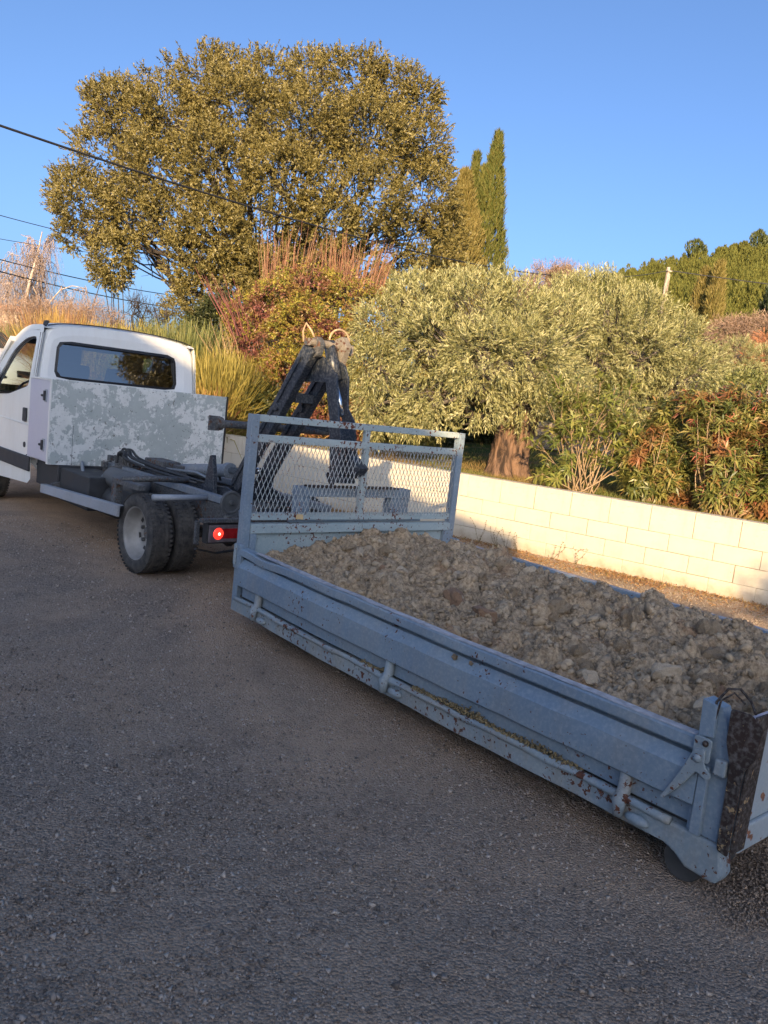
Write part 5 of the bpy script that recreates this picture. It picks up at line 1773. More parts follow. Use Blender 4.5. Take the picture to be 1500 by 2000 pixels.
# ---- mixed red and green shrub with pollard shoots
M_nan = m_foliage('mixed_shrub_leaf', [(0.08, 0.11, 0.02), (0.18, 0.19, 0.035), (0.36, 0.30, 0.05), (0.28, 0.24, 0.05), (0.22, 0.09, 0.05), (0.36, 0.25, 0.05)], 0.25, 0.45, psc=1.6, patch=(0.22, 0.085, 0.07), spec=0.4, pth=0.50)
M_shoot = m_foliage('red_shoot', [(0.19, 0.085, 0.05), (0.27, 0.13, 0.075), (0.32, 0.20, 0.12)], 0.05, 0.6, psc=2)
M_magenta = m_foliage('magenta_stem', [(0.15, 0.05, 0.05), (0.23, 0.085, 0.075)], 0.05, 0.6, psc=2)
sy = 15.6
sb = [pb(x, y, r, sy + d) for x, y, r, d in [(540, 600, 55, 0), (600, 580, 62, .2), (670, 600, 62, .3), (730, 620, 48, .5), (520, 670, 62, -.2), (590, 660, 75, -.5), (650, 690, 70, -.2), (500, 740, 52, -.3), (560, 750, 70, -.5), (640, 780, 70, -.3), (480, 620, 40, 0), (720, 700, 50, .4), (560, 830, 60, -.4), (660, 840, 60, -.2), (500, 810, 40, -.2), (770, 600, 36, .6), (470, 690, 34, 0)]]
sx0 = at(600, 800, sy).x
shrub = empty('mixed_shrub', (sx0, sy, garden_at(sx0, sy)), 0, 'dense shrub of green, yellow and dark red leaves behind the hook arm', 'shrub')
SB = [(b[0] - sx0, b[1] - sy, b[2] - shrub.location.z, b[3], 0.95) for b in sb]
P, D = blob_points(SB, 11500, 0.66, 0.14, 0.16)
c_ = 0.5 + 0.5 * np.sin(P[:, 0] * 7 + np.sin(P[:, 2] * 5)) * np.sin(P[:, 2] * 6.5 + np.sin(P[:, 0] * 4))
P, D = (lambda k_: (P[k_], D[k_]))(RNG.random(len(P)) < np.clip(0.3 + 1.1 * c_, 0, 1))
quads_mesh('leaves', twigs(P, D, 9, 0.060, 0.024, 0.13, droop=0.35, rmix=1.1), M_nan, shrub, 9)
b_ = Branches()
for q_ in SB:
    for _ in range(3):
        b_.add((random.uniform(-.6, .6), random.uniform(-.3, .3), 0), np.array(q_[:3]) + unit(1)[0] * q_[3] * .6, 0.02, 0.006, 0.08, 6)
b_.build('branches', M_barkd, shrub, 4)


def shoots(name, cx_, cy_, y, n, h0, h1, spread, lean, mat, label, cat='shrub', r=0.0075, base_py=None):
    g_ = at(cx_, cy_, y)
    t = empty(name, (g_.x, y, g_.z), 0, label, cat)
    b2_ = Branches()
    for _ in range(n):
        ox = random.uniform(-1, 1) * spread
        oy = random.uniform(-.35, .35)
        L = random.uniform(h0, h1)
        fan = ox / max(spread, .01)
        tip = (ox * 1.0 + lean * L + fan * 0.18 * L + random.gauss(0, .06) * L, oy * 1.4, L - 0.25 * random.random())
        b2_.add((ox, oy, -random.random() * .25), tip, r, r * .35, 0.025, 6)
    V_, F_ = tubes_np(b2_.p, b2_.r, 3)
    np_mesh('stems', V_, F_, mat, t, rnd=np.repeat(RNG.random(len(b2_.p)), 15))
    return t


t_ = shoots('pollard_tree', 690, 560, 16.6, 170, 0.5, 1.15, 0.62, 0.08, M_shoot, 'pollarded tree with a thicket of upright orange red shoots', 'tree')
br2 = Branches()
br2.add((0, 0, -2.6), (0, 0, -0.5), 0.14, 0.11, 0.04, 6)
for k in range(6): br2.add((0, 0, -0.6), (-0.6 + 0.24 * k, random.uniform(-.2, .2), 0.0), 0.06, 0.05, 0.08, 6)
br2.build('trunk', M_barkg, t_, 8)
shoots('pollard_shoots', 565, 545, 16.2, 85, 0.4, 1.15, 0.55, 0.05, M_shoot, 'loose red shoots standing above the left of the mixed shrub')
shoots('red_stemmed_dogwood', 478, 650, 15.2, 34, 0.6, 1.15, 0.14, -0.55, M_magenta, 'bare magenta stems leaning out left of the mixed shrub', 'shrub', 0.009)
shoots('dry_stems', 450, 700, 15.0, 40, 0.4, 0.8, 0.25, -0.35, m_foliage('dry_stem', [(0.30, 0.20, 0.10), (0.40, 0.28, 0.16)], 0.05), 'dry brown stems between broom and mixed shrub', 'shrub', 0.006)

# dark understorey below the oak
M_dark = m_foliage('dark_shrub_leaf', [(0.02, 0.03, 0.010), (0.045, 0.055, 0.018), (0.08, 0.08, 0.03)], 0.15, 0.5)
def bush(name, px, py, y, rad, n, mat, label, cat='bush', L=0.09, W_=0.04, lobes=6, zs=0.8, per=8, group=None):
    g_ = at(px, py, y)
    z0 = garden_at(g_.x, y) if y < 60 else float(hill_z(np.array(g_.x), np.array(y)))
    t = empty(name, (g_.x, y, z0), 0, label, cat, group)
    B = [(random.uniform(-.55, .55) * rad, random.uniform(-.4, .4) * rad, (g_.z - z0) + random.uniform(-.45, .35) * rad, rad * random.uniform(.45, .7), zs) for _ in range(lobes)]
    P_, D_ = blob_points(B, n, 0.65, 0.15, 0.15)
    quads_mesh('leaves', twigs(P_, D_, per, L, W_, L * 2.2, rmix=1.0), mat, t, per)
    b3_ = Branches()
    for q_ in B: b3_.add((0, 0, 0), q_[:3], 0.03 * rad, 0.012, 0.08, 6)
    b3_.build('branches', M_barkd, t, 4)
    return t
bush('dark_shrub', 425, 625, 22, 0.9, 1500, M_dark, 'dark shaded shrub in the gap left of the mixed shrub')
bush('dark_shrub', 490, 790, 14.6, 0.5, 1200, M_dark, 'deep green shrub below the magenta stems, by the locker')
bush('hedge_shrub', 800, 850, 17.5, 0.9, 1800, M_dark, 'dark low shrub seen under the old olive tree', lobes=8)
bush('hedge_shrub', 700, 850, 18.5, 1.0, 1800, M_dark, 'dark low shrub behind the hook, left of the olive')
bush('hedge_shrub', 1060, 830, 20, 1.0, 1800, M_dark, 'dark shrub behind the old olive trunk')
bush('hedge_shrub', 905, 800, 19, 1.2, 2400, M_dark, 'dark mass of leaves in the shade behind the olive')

# small leafless multi-stem trees under the oak
def bare_tree(name, px, py, y, h, spread, n1, mat, label, r0=0.09, droop=0.0, sub=6, group=None, twr=0.006, n2=6, twl=0.5, mat2=None, nstem=1, zr=None):
    g_ = at(px, py, y)
    z0 = garden_at(g_.x, y)
    t = empty(name, (g_.x, y, z0), 0, label, 'tree', group)
    b4, b5 = Branches(), Branches()
    for s_ in range(nstem):
        ox = (s_ - (nstem - 1) / 2) * 0.35
        tr_p = b4.add((ox, 0, -0.2), (ox + random.uniform(-.15, .15) * h * .3, random.uniform(-.2, .2), h * 0.95), r0, 0.015, 0.07, 6)
        for i_ in range(n1):
            u = (i_ + 0.6) / n1
            a0 = tr_p[0] + (tr_p[-1] - tr_p[0]) * (0.22 + 0.72 * u)
            ang = random.uniform(0, 6.28)
            L = spread * (1.05 - 0.7 * u) * random.uniform(.7, 1.1)
            e = a0 + np.array([math.cos(ang) * L, math.sin(ang) * L, L * random.uniform(.5, 1.1)])
            p = b4.add(a0, e, r0 * 0.35 * (1.1 - u), 0.012, 0.08, 6, 0.1)
            for _ in range(sub):
                s0 = p[random.randrange(1, 6)]
                e2 = s0 + unit(1)[0] * np.array([1, 1, .6]) * L * 0.45 + np.array([0, 0, (0.2 - droop * 0.5) * L * .5])
                p2 = b5.add(s0, e2, 0.012, 0.006, 0.08, 6, 0.1 if droop else 0)
                for _ in range(n2):
                    s1 = p2[random.randrange(1, 6)]
                    dirv = unit(1)[0] * 0.45 + np.array([0, 0, -droop * 1.2 + (0.4 if not droop else 0)])
                    b5.add(s1, s1 + dirv * twl * random.uniform(.6, 1.4), twr, twr * .5, 0.06, 6)
    b4.build('trunk', mat, t, 6)
    V_, F_ = tubes_np(b5.p, b5.r, 3)
    np_mesh('twigs', V_, F_, mat2 or mat, t)
    return t
bare_tree('bare_shrub_tree', 290, 600, 26, 3.0, 1.5, 9, M_barkd, 'dark leafless small tree against the sky under the oak', 0.07, sub=5, n2=5, twr=0.008, twl=0.5, nstem=3)
bare_tree('bare_shrub_tree', 215, 610, 25, 2.2, 0.8, 7, M_barkg, 'thin brown leafless sapling left of the dark small tree', 0.04, sub=5, n2=5, twr=0.008, twl=0.4, nstem=2)
bush('dark_shrub', 222, 500, 27, 0.75, 900, M_oak, 'narrow leafy clump hanging below the left of the oak', zs=1.6, L=0.10, W_=0.055)
bare_tree('birch', 62, 640, 29, 5.6, 1.7, 14, M_birch, 'bare weeping birch with a pale trunk at the left edge', 0.11, droop=1.0, sub=8, n2=8, twr=0.007, twl=0.95, mat2=M_twigp)
bare_tree('birch', -10, 640, 31, 5.0, 1.7, 12, M_birch, 'second bare birch cut off by the left edge', 0.10, droop=1.0, sub=6, n2=7, twr=0.007, twl=0.95, mat2=M_twigp)
bare_tree('birch', 130, 650, 31, 2.6, 1.3, 8, M_twigp, 'low pinkish leafless tree right of the weeping birch', 0.05, droop=0.3, sub=6, n2=6, twr=0.007, twl=0.5)
M_brush = m_foliage('pink_brush', [(0.20, 0.135, 0.10), (0.28, 0.19, 0.135), (0.36, 0.25, 0.18)], 0.1, 0.8)
bush('brush', 70, 640, 26, 1.6, 2600, M_brush, 'low pinkish leafless brush below the birches', L=0.16, W_=0.012, lobes=7, zs=0.5)
bush('brush', 175, 655, 22, 1.0, 1400, M_brush, 'brown dry brush between the broom bushes', L=0.14, W_=0.010, lobes=6, zs=0.7)
bush('brush', 1455, 668, 52, 2.1, 3200, M_brush, 'pink leafless shrubs at the foot of the pine hill', L=0.30, W_=0.03, lobes=9, zs=0.6)
bush('brush', 1530, 690, 45, 1.8, 1500, m_foliage('rust_brush', [(0.36, 0.14, 0.07), (0.42, 0.20, 0.10)], 0.1, 0.8), 'rust coloured shrub at the right edge', L=0.30, W_=0.03, lobes=6, zs=0.8)
bush('brush', 1085, 565, 42, 1.3, 1400, M_brush, 'reddish leafless treetops showing above the olive crowns', L=0.30, W_=0.022, lobes=7, zs=0.9)
bush('brush', 1005, 578, 40, 0.9, 1200, M_brush, 'pale twiggy treetop right of the tall cypress', L=0.30, W_=0.018, lobes=5, zs=1.0)
M_meadow = m_foliage('meadow_shrub', [(0.10, 0.12, 0.03), (0.18, 0.19, 0.06), (0.25, 0.24, 0.10)], 0.2)
bush('hedge_shrub', 1450, 790, 22, 1.3, 2200, M_meadow, 'light green hedge below the distant olive tree', L=0.10, lobes=8, zs=0.6)
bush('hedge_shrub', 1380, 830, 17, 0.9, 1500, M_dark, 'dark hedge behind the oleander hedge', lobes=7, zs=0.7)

# ---- oleanders above the wall
M_ole = m_foliage('oleander_leaf', [(0.06, 0.085, 0.018), (0.13, 0.155, 0.035), (0.24, 0.25, 0.06), (0.34, 0.32, 0.10)], 0.22, 0.4, psc=2.0, spec=0.5)
M_oler = m_foliage('oleander_red_leaf', [(0.045, 0.070, 0.018), (0.10, 0.125, 0.030), (0.19, 0.19, 0.05), (0.30, 0.27, 0.08), (0.30, 0.14, 0.06)], 0.25, 0.4, psc=2.2, spec=0.5, patch=(0.26, 0.11, 0.05), pth=0.54)
M_cane = m_foliage('oleander_cane', [(0.22, 0.155, 0.09), (0.32, 0.23, 0.14)], 0.0, 0.7)


def rosettes(P_, D_, per, L, W_):
    n_ = len(P_)
    D_ = nrm(D_)
    PP = np.repeat(P_, per, axis=0) + np.repeat(D_, per, axis=0) * RNG.uniform(-0.14, 0.02, n_ * per)[:, None]
    side = unit(n_ * per)
    Dr = np.repeat(D_, per, axis=0)
    side = nrm(side - Dr * np.sum(side * Dr, axis=1)[:, None])
    LD = nrm(Dr * RNG.uniform(-0.1, 0.9, n_ * per)[:, None] + side)
    Ls = L * RNG.uniform(.6, 1.15, n_ * per)
    # leaf as two quads: rises then droops
    S = nrm(np.cross(LD, Dr) + 0.2 * unit(n_ * per))
    w2 = (W_ * RNG.uniform(.8, 1.2, n_ * per))[:, None]
    a = PP
    b = PP + LD * (Ls * 0.5)[:, None]
    c = PP + LD * Ls[:, None] - np.array([0, 0, 1.0]) * (Ls * RNG.uniform(0.05, 0.35, n_ * per))[:, None]
    V_ = np.stack([a, b - S * w2 * .5, b + S * w2 * .5, c], 1)
    return V_


def oleander(px, py, y, canes, label, mat, base_spread, nleaf, Lf=0.13):
    g_ = at(px, py, y)
    z0 = garden_at(g_.x, y) - 0.03
    t = empty('oleander', (g_.x, y, z0), 0, label, 'shrub', 'oleanders above the wall')
    b6 = Branches()
    tips, td = [], []
    for (tx, ty2, r_) in canes:
        e = at(tx, ty2, y + random.uniform(-.25, .25))
        e = np.array([e.x - g_.x, e.y - y, e.z - z0])
        s0 = np.array([random.uniform(-1, 1) * base_spread, random.uniform(-.12, .12), 0])
        p = b6.add(s0, e, r_, r_ * .45, 0.04, 6)
        tips.append(e); td.append(p[-1] - p[-2])
        for _ in range(4):
            s1 = p[random.randrange(3, 6)]
            e2 = s1 + (e - s0) * random.uniform(.08, .22) + unit(1)[0] * np.array([1, 1, .5]) * 0.14
            b6.add(s1, e2, r_ * .5, r_ * .3, 0.04, 6)
            tips.append(e2); td.append(e2 - s1)
    V_, F_ = tubes_np(b6.p, b6.r, 5)
    np_mesh('canes', V_, F_, M_cane, t, rnd=np.repeat(RNG.random(len(b6.p)), 25), smooth=True)
    V_ = rosettes(np.array(tips), np.array(td), nleaf, Lf, 0.026)
    n_ = len(V_)
    F_ = (np.arange(n_) * 4)[:, None, None] + np.array([[0, 1, 2], [1, 3, 2]])[None]
    rnd = np.repeat(np.clip(np.repeat(RNG.random(len(tips)), nleaf) * .6 + RNG.random(n_) * .4, 0, 1), 2)
    np_mesh('leaves', V_.reshape(-1, 3), F_.reshape(-1, 3), mat, t, rnd=rnd)
    return t


c1 = []
for _ in range(32):
    u = random.random()
    c1.append((1035 + 215 * u + random.uniform(-10, 10), 735 + 75 * abs(u - 0.55) * 1.8 + random.uniform(-15, 60) + (70 if random.random() < .3 else 0), random.uniform(.008, .014)))
oleander(1135, 962, 10.9, c1, 'leggy oleander with bare pale canes behind the wall', M_ole, 0.17, 22, 0.15)


def oleander_mass(px, py, y, lobes, n, mat, label):
    g_ = at(px, py, y)
    z0 = garden_at(g_.x, y) - 0.03
    t = empty('oleander', (g_.x, y, z0), 0, label, 'shrub', 'oleanders above the wall')
    B = [pb(a, b, r_, y + d) for a, b, r_, d in lobes]
    B = [(q_[0] - g_.x, q_[1] - y, q_[2] - z0, q_[3], 0.95) for q_ in B]
    P_, D_ = blob_points(B, n, 0.72, 0.16, 0.14)
    D_ = nrm(D_ * 0.8 + np.array([0, 0, 0.75]) + unit(len(P_)) * 0.4)
    V_ = rosettes(P_, D_, 13, 0.15, 0.024)
    m_ = len(V_)
    F_ = (np.arange(m_) * 4)[:, None, None] + np.array([[0, 1, 2], [1, 3, 2]])[None]
    rnd = np.repeat(np.clip(np.repeat(RNG.random(len(P_)), 13) * .65 + RNG.random(m_) * .35, 0, 1), 2)
    np_mesh('leaves', V_.reshape(-1, 3), F_.reshape(-1, 3), mat, t, rnd=rnd)
    b7 = Branches()
    for p_ in P_[::9]:
        b7.add((p_[0] * .35 + random.uniform(-.1, .1), p_[1] * .3, 0), p_, 0.011, 0.005, 0.05, 6)
    V_, F_ = tubes_np(b7.p, b7.r, 4)
    np_mesh('canes', V_, F_, M_cane, t, rnd=np.repeat(RNG.random(len(b7.p)), 20))
    return t


oleander_mass(1290, 985, 10.6, [(1245, 880, 34, .1), (1250, 930, 36, 0), (1290, 860, 40, .1), (1300, 930, 45, -.1), (1310, 800, 40, .3), (1340, 880, 50, 0), (1230, 840, 22, .2), (1350, 960, 40, -.1)], 620, M_oler, 'bushy oleander with reddish tips right of the leggy one')
oleander_mass(1420, 1000, 9.9, [(1370, 780, 38, .4), (1400, 830, 52, .2), (1420, 900, 60, 0), (1450, 820, 48, .3), (1480, 880, 55, .1), (1470, 950, 52, 0), (1400, 960, 40, 0), (1510, 800, 40, .3), (1530, 950, 60, .1), (1440, 770, 25, .5), (1500, 990, 30, -.1)], 900, M_oler, 'large oleander with red and yellow leaves at the right edge')
oleander_mass(1570, 1000, 9.3, [(1570, 830, 50, .3), (1570, 900, 60, .1), (1620, 900, 60, .2), (1600, 980, 50, 0)], 380, M_ole, 'green oleander just beyond the right edge')

# ---- lawn grass along the wall top and round the trunk
M_grass = m_foliage('grass_blade', [(0.06, 0.10, 0.02), (0.12, 0.16, 0.035), (0.22, 0.20, 0.06), (0.34, 0.25, 0.10)], 0.3, 0.6, psc=0.8, patch=(0.26, 0.18, 0.07))
n = 52000
s_ = RNG.uniform(-3.2, 7.5, n)
nn_ = 0.2 + np.abs(RNG.normal(0, 1.0, n)) ** 1.35 * 1.7
x = W0.x + WD.x * s_ - WN.x * nn_
y = W0.y + WD.y * s_ - WN.y * nn_
z = garden_z(s_, nn_) - 0.01
P = np.stack([x, y, z], -1)
D = nrm(np.stack([np.zeros(n), np.zeros(n), np.ones(n)], -1) + unit(n) * 0.55)
V = leaf_quads(P, D, np.where(nn_ < 0.45, 0.11, 0.065) * RNG.uniform(.5, 1.4, n), 0.009, tri=True)
o = quads_mesh('lawn_grass', V, M_grass, None, 1, 3)
tag(o, 'short green and straw coloured grass growing behind the wall top', 'grass', kind='stuff')
# dry litter and weeds on the strip at the foot of the wall
n = 16000
s_ = RNG.uniform(-6.5, 3.4, n)
nn_ = 0.02 + np.abs(RNG.normal(0, 0.33, n))
x = W0.x + WD.x * s_ + WN.x * nn_
y = W0.y + WD.y * s_ + WN.y * nn_
cl_ = 0.5 + 0.5 * np.sin(s_ * 3.1 + np.sin(s_ * 7)) * np.cos(nn_ * 6 + s_)
kp = RNG.random(n) < np.clip(cl_ + .15, 0, 1)
P = np.stack([x, y, np.full(n, 0.008)], -1)[kp]
D = nrm(unit(len(P)) * np.array([1, 1, .55]) + np.array([0, 0, .18]))
M_litter = m_foliage('leaf_litter', [(0.14, 0.065, 0.03), (0.24, 0.12, 0.05), (0.34, 0.22, 0.10), (0.12, 0.13, 0.03)], 0.1, 0.8)
o = quads_mesh('leaf_litter', leaf_quads(P, D, 0.035 * RNG.uniform(.5, 1.5, len(P)), 0.010), M_litter, None)
tag(o, 'dry brown leaves and short grass along the foot of the wall', 'leaf litter', kind='stuff')
M_weed = m_foliage('weed_stem', [(0.10, 0.09, 0.04), (0.18, 0.13, 0.06)], 0.1, 0.8)
for k, (px, py, h, lab) in enumerate([(925, 1062, 0.50, 'leftmost tall dry weed against the wall by the headboard post'), (962, 1070, 0.33, 'small dry weed, second from the headboard post'), (985, 1072, 0.38, 'forked dry weed, third from the headboard post'), (1018, 1076, 0.30, 'thin dry weed, fourth from the headboard post'),
                                      (1085, 1092, 0.30, 'bushy grey weed at the middle of the sunlit wall'), (1120, 1104, 0.32, 'arching grey weed, rightmost of those on the wall')]):
    g_ = at(px, py, 10)
    d_ = (Vector((g_.x, g_.y, g_.z)) - Vector((0, 0, CAM_H)))
    tt = -CAM_H / d_.z
    g_ = Vector((0, 0, CAM_H)) + d_ * tt
    sw = (g_ - W0).dot(WD)
    g_ = wallp(sw, 0.09, 0)
    t = empty('weed', g_, 0, lab, 'weed', 'dry weeds at the foot of the wall')
    b8 = Branches()
    PL, DL = [], []
    for _ in range(3):
        e = np.array([random.uniform(-.16, .16), random.uniform(-.04, .04), h * random.uniform(.55, .85)])
        p = b8.add((0, 0, 0), e, 0.0022, 0.001, 0.08, 8)
        for q_ in p[1:]:
            for _ in range(2):
                PL.append(q_); DL.append(unit(1)[0] + np.array([0, 0, .3]))
    V_, F_ = tubes_np(b8.p, b8.r, 4)
    np_mesh('stems', V_, F_, M_weed, t, rnd=np.repeat(RNG.random(3), 28))
    quads_mesh('leaves', leaf_quads(np.array(PL), np.array(DL), 0.020, 0.009), M_weed, t)

# ---- pine wood on the hill
M_pine = m_foliage('pine_foliage', [(0.055, 0.065, 0.016), (0.115, 0.12, 0.028), (0.18, 0.17, 0.042)], 0.15, 0.8, psc=0.05, spec=0.15)


def pine_leaves(x, y, z, h, r, n, L=0.55, roundish=False):
    u = RNG.random(n) ** 0.8
    zz = 0.25 * h + u * 0.75 * h
    if roundish:
        prof = np.sqrt(np.clip(1 - (2 * u - 0.9) ** 2, 0.02, 1)) * r
    else:
        prof = (1 - u ** 1.6) ** 0.8 * r + 0.15
    a = RNG.uniform(0, 6.283, n)
    rr = prof * (0.75 + 0.25 * np.sin(a * 3 + zz * 1.1)) * (1 - np.abs(RNG.normal(0, 0.12, n)))
    P_ = np.stack([x + rr * np.cos(a), y + rr * np.sin(a), z + zz], -1)
    D_ = np.stack([np.cos(a) * .35, np.sin(a) * .35, np.ones(n)], -1) + unit(n) * 0.3
    return leaf_quads(P_, D_, L * RNG.uniform(.6, 1.3, n), L * 0.42, tri=True)


allV = []
cnt = 0
azs = np.radians(RNG.uniform(6, 31, 2300))
ds = 135 + 118 * RNG.random(2300) ** 0.8
for a, d in zip(azs, ds):
    x, y = d * math.sin(a), d * math.cos(a)
    if RNG.random() < 0.10: continue
    z = float(hill_z(np.array(x), np.array(y)))
    h = RNG.uniform(3.6, 6.6) * (0.8 if d < 170 else 1)
    allV.append(pine_leaves(x, y, z - 0.5, h, RNG.uniform(1.0, 1.9), 150, 0.62))
o = quads_mesh('pine_wood', np.concatenate(allV), M_pine, None, 1, 3)
tag(o, 'dense green pine wood covering the hillside', 'wood', kind='stuff')
for px, h, r, lab in [(1355, 6.6, 3.0, 'dark wide pine standing highest on the hill ridge, left'), (1403, 4.2, 1.4, 'small round pine on the ridge, first right of the wide pine'), (1415, 4.0, 1.4, 'second small pine on the ridge, low and round'), (1432, 4.6, 1.7, 'flat topped pine on the ridge beside the round ones'), (1450, 5.0, 1.9, 'leaning pine on the ridge left of the tall one'), (1476, 7.0, 2.5, 'tall bushy pine on the ridge near the right edge')]:
    a = math.atan2(at(px, 505, 100).x, 100)
    d = 233
    x, y = d * math.sin(a), d * math.cos(a)
    z = float(hill_z(np.array(x), np.array(y)))
    t = empty('ridge_pine', (x, y, z), 0, lab, 'tree', 'pines on the ridge')
    b9 = Branches()
    b9.add((0, 0, -1), (0, 0, h), 0.25, 0.1, 0.02, 6)
    b9.build('trunk', M_barkg, t, 5)
    quads_mesh('crown', np.concatenate([pine_leaves(0, 0, h * .35, h * 0.9, r, 700, 0.8, True), pine_leaves(r * .5, 0, h * .45, h * 0.6, r * .6, 300, 0.8, True)]), m_foliage('ridge_pine_leaf', [(0.04, 0.055, 0.014), (0.085, 0.095, 0.025)], 0.1) if h > 6 else M_pine, t, 1, 3)
for px, py, d, h, r, lab in [(1398, 575, 62, 5.2, 0.5, 'slim yellowish cypress in front of the pine hill'), (1372, 575, 64, 4.0, 0.6, 'short dark cypress left of the slim yellowish one'), (1522, 575, 60, 5.0, 0.9, 'dark conifer cut off by the right edge, on the slope')]:
    g_ = at(px, py, d)
    cypress('cypress', (g_.x, d, g_.z - h * 0.62), h, r, 1500, M_cyp2 if 'yellow' in lab else m_foliage('dark_conifer', [(0.012, 0.022, 0.010), (0.03, 0.045, 0.015)], 0.05), lab, L=0.35, W_=0.10)
for px, lab, h in [(1085, 'bushy pine tip above the olives, left of the pole', 4.2), (1105, 'taller pine tip above the olives, beside the first', 5.0)]:
    g_ = at(px, 545, 120)
    t = empty('far_pine', (g_.x, 120, g_.z - h * .7), 0, lab, 'tree')
    b9 = Branches(); b9.add((0, 0, -3), (0, 0, h * .8), 0.2, 0.1, 0.02, 6); b9.build('trunk', M_barkg, t, 5)
    quads_mesh('crown', pine_leaves(0, 0, 0, h, 1.7, 500, 0.7, True), M_pine, t, 1, 3)

# red tips among the oleander leaves
M_redtip = m_foliage('red_oleander_tip', [(0.32, 0.10, 0.06), (0.42, 0.16, 0.09), (0.30, 0.06, 0.06)], 0.2, 0.4)
for o_ in [o for o in bpy.data.objects if o.name.startswith('oleander') and o.parent is None]:
    if 'leggy' in o_['label']: continue
    lv = [c for c in o_.children if c.name.startswith('leaves')][0]
    n_ = len(lv.data.vertices) // 4
    co_v = np.empty(len(lv.data.vertices) * 3, dtype=np.float32)
    lv.data.vertices.foreach_get('co', co_v)
    co_v = co_v.reshape(-1, 4, 3)[::13 * 6, 0]
    P_ = co_v + unit(len(co_v)) * 0.05
    D_ = nrm(unit(len(P_)) * np.array([1, .5, .8]) + np.array([-.3, -.5, .5]))
    V_ = rosettes(P_, D_, 11, 0.12, 0.014)
    m_ = len(V_)
    F_ = (np.arange(m_) * 4)[:, None, None] + np.array([[0, 1, 2], [1, 3, 2]])[None]
    np_mesh('red_tips', V_.reshape(-1, 3), F_.reshape(-1, 3), M_redtip, o_, rnd=np.repeat(RNG.random(m_), 2))

# ================================================================ loose gravel
M_peb = m_foliage('loose_gravel', [(0.14, 0.115, 0.095), (0.30, 0.24, 0.19), (0.46, 0.37, 0.295), (0.60, 0.50, 0.41)], 0.0, 0.9, psc=0.5, spec=0.2)
n = 170000
y = 1.2 + RNG.random(n) ** 1.6 * 7.5
x = (RNG.random(n) - 0.5) * (1.5 + y * 1.15)
dens = 0.5 + 0.5 * np.sin(x * 1.7 + 1.2 * np.sin(y * 1.1)) * np.sin(y * 1.9 + np.sin(x * 2.3))
kp = RNG.random(n) < np.clip(0.25 + dens, 0, 1)
x, y = x[kp], y[kp]
n = len(x)
sz = np.exp(RNG.normal(math.log(0.0036), 0.45, n)).clip(0.0016, 0.014)
pts = np.stack([x, y, yard_h(x, y) + sz * 0.25], -1)
scatter('loose_gravel', pts, sz * 1.15, tetra, M_peb, 'loose grey gravel and grit lying over the yard', 'gravel')
# disturbed earth by the rear corner of the bed
n = 5200
rb = np.array(BIN) * 0
bx_ = RNG.normal(-3.72, 0.13, n)
by_ = RNG.normal(-0.28, 0.30, n)
ca, sa = math.cos(BIN_A), math.sin(BIN_A)
X = BIN.x + bx_ * ca - by_ * sa
Y = BIN.y + bx_ * sa + by_ * ca
hgt = 0.045 * np.exp(-((bx_ + 3.70) / 0.14) ** 2 - ((by_ + 0.35) / 0.30) ** 2)
M_loose = m_plain('loose_earth', (0.30, 0.225, 0.165), 0.95, 0, 0.5, 60)
scatter('loose_earth', np.stack([X, Y, yard_h(X, Y) + hgt * RNG.random(n)], -1), RNG.uniform(0.002, 0.008, n), octa, M_loose, 'scraped up dark earth and gravel by the rear corner of the bed', 'earth')
# dry stones on the strip by the wall
n = 9000
s_ = RNG.uniform(-5, 3.5, n)
nn_ = RNG.uniform(0.03, 1.6, n)
X = W0.x + WD.x * s_ + WN.x * nn_
Y = W0.y + WD.y * s_ + WN.y * nn_
sz = RNG.uniform(0.004, 0.012, n)
M_strip = m_foliage('strip_gravel', [(0.20, 0.15, 0.10), (0.32, 0.26, 0.19), (0.44, 0.37, 0.28)], 0, 0.9)
scatter('strip_gravel', np.stack([X, Y, yard_h(X, Y) + 0.002], -1), sz, tetra, M_strip, 'pale stony grit on the strip between bed and wall', 'gravel')

# ================================================================ driver
M_skin = m_plain('skin', (0.42, 0.24, 0.17), 0.55, 0, 0.1, 6)
M_hair = m_plain('brown_hair', (0.035, 0.022, 0.016), 0.7, 0, 0.4, 40, 0.5)
M_coat = m_plain('dark_jacket', (0.03, 0.035, 0.05), 0.85, 0, 0.2, 20, 0.2)


def skin_body(name, pts, edges, radii, mat, parent, root=0, sub=2):
    me = bpy.data.meshes.new(name)
    me.from_pydata(pts, edges, [])
    o_ = link(name, me, mat, parent)
    sk = o_.modifiers.new('skin', 'SKIN')
    for v_, r_ in zip(me.skin_vertices[0].data if me.skin_vertices else [], radii): v_.radius = (r_, r_)
    if not me.skin_vertices:
        bm = bmesh.new(); bm.from_mesh(me)
        lay = bm.verts.layers.skin.verify()
        bm.verts.ensure_lookup_table()
        for v_, r_ in zip(bm.verts, radii): v_[lay].radius = (r_, r_)
        bm.verts[root][lay].use_root = True
        bm.to_mesh(me); bm.free()
    s2 = o_.modifiers.new('sub', 'SUBSURF')
    s2.levels = s2.render_levels = sub
    sk.use_smooth_shade = True
    return o_


drv = empty('person', TRUCK + Matrix.Rotation(TRUCK_A, 3, 'Z') @ Vector((3.12, 0.40, 0.0)), TRUCK_A, 'driver with short dark hair sitting at the wheel, seen through the rear window', 'person')
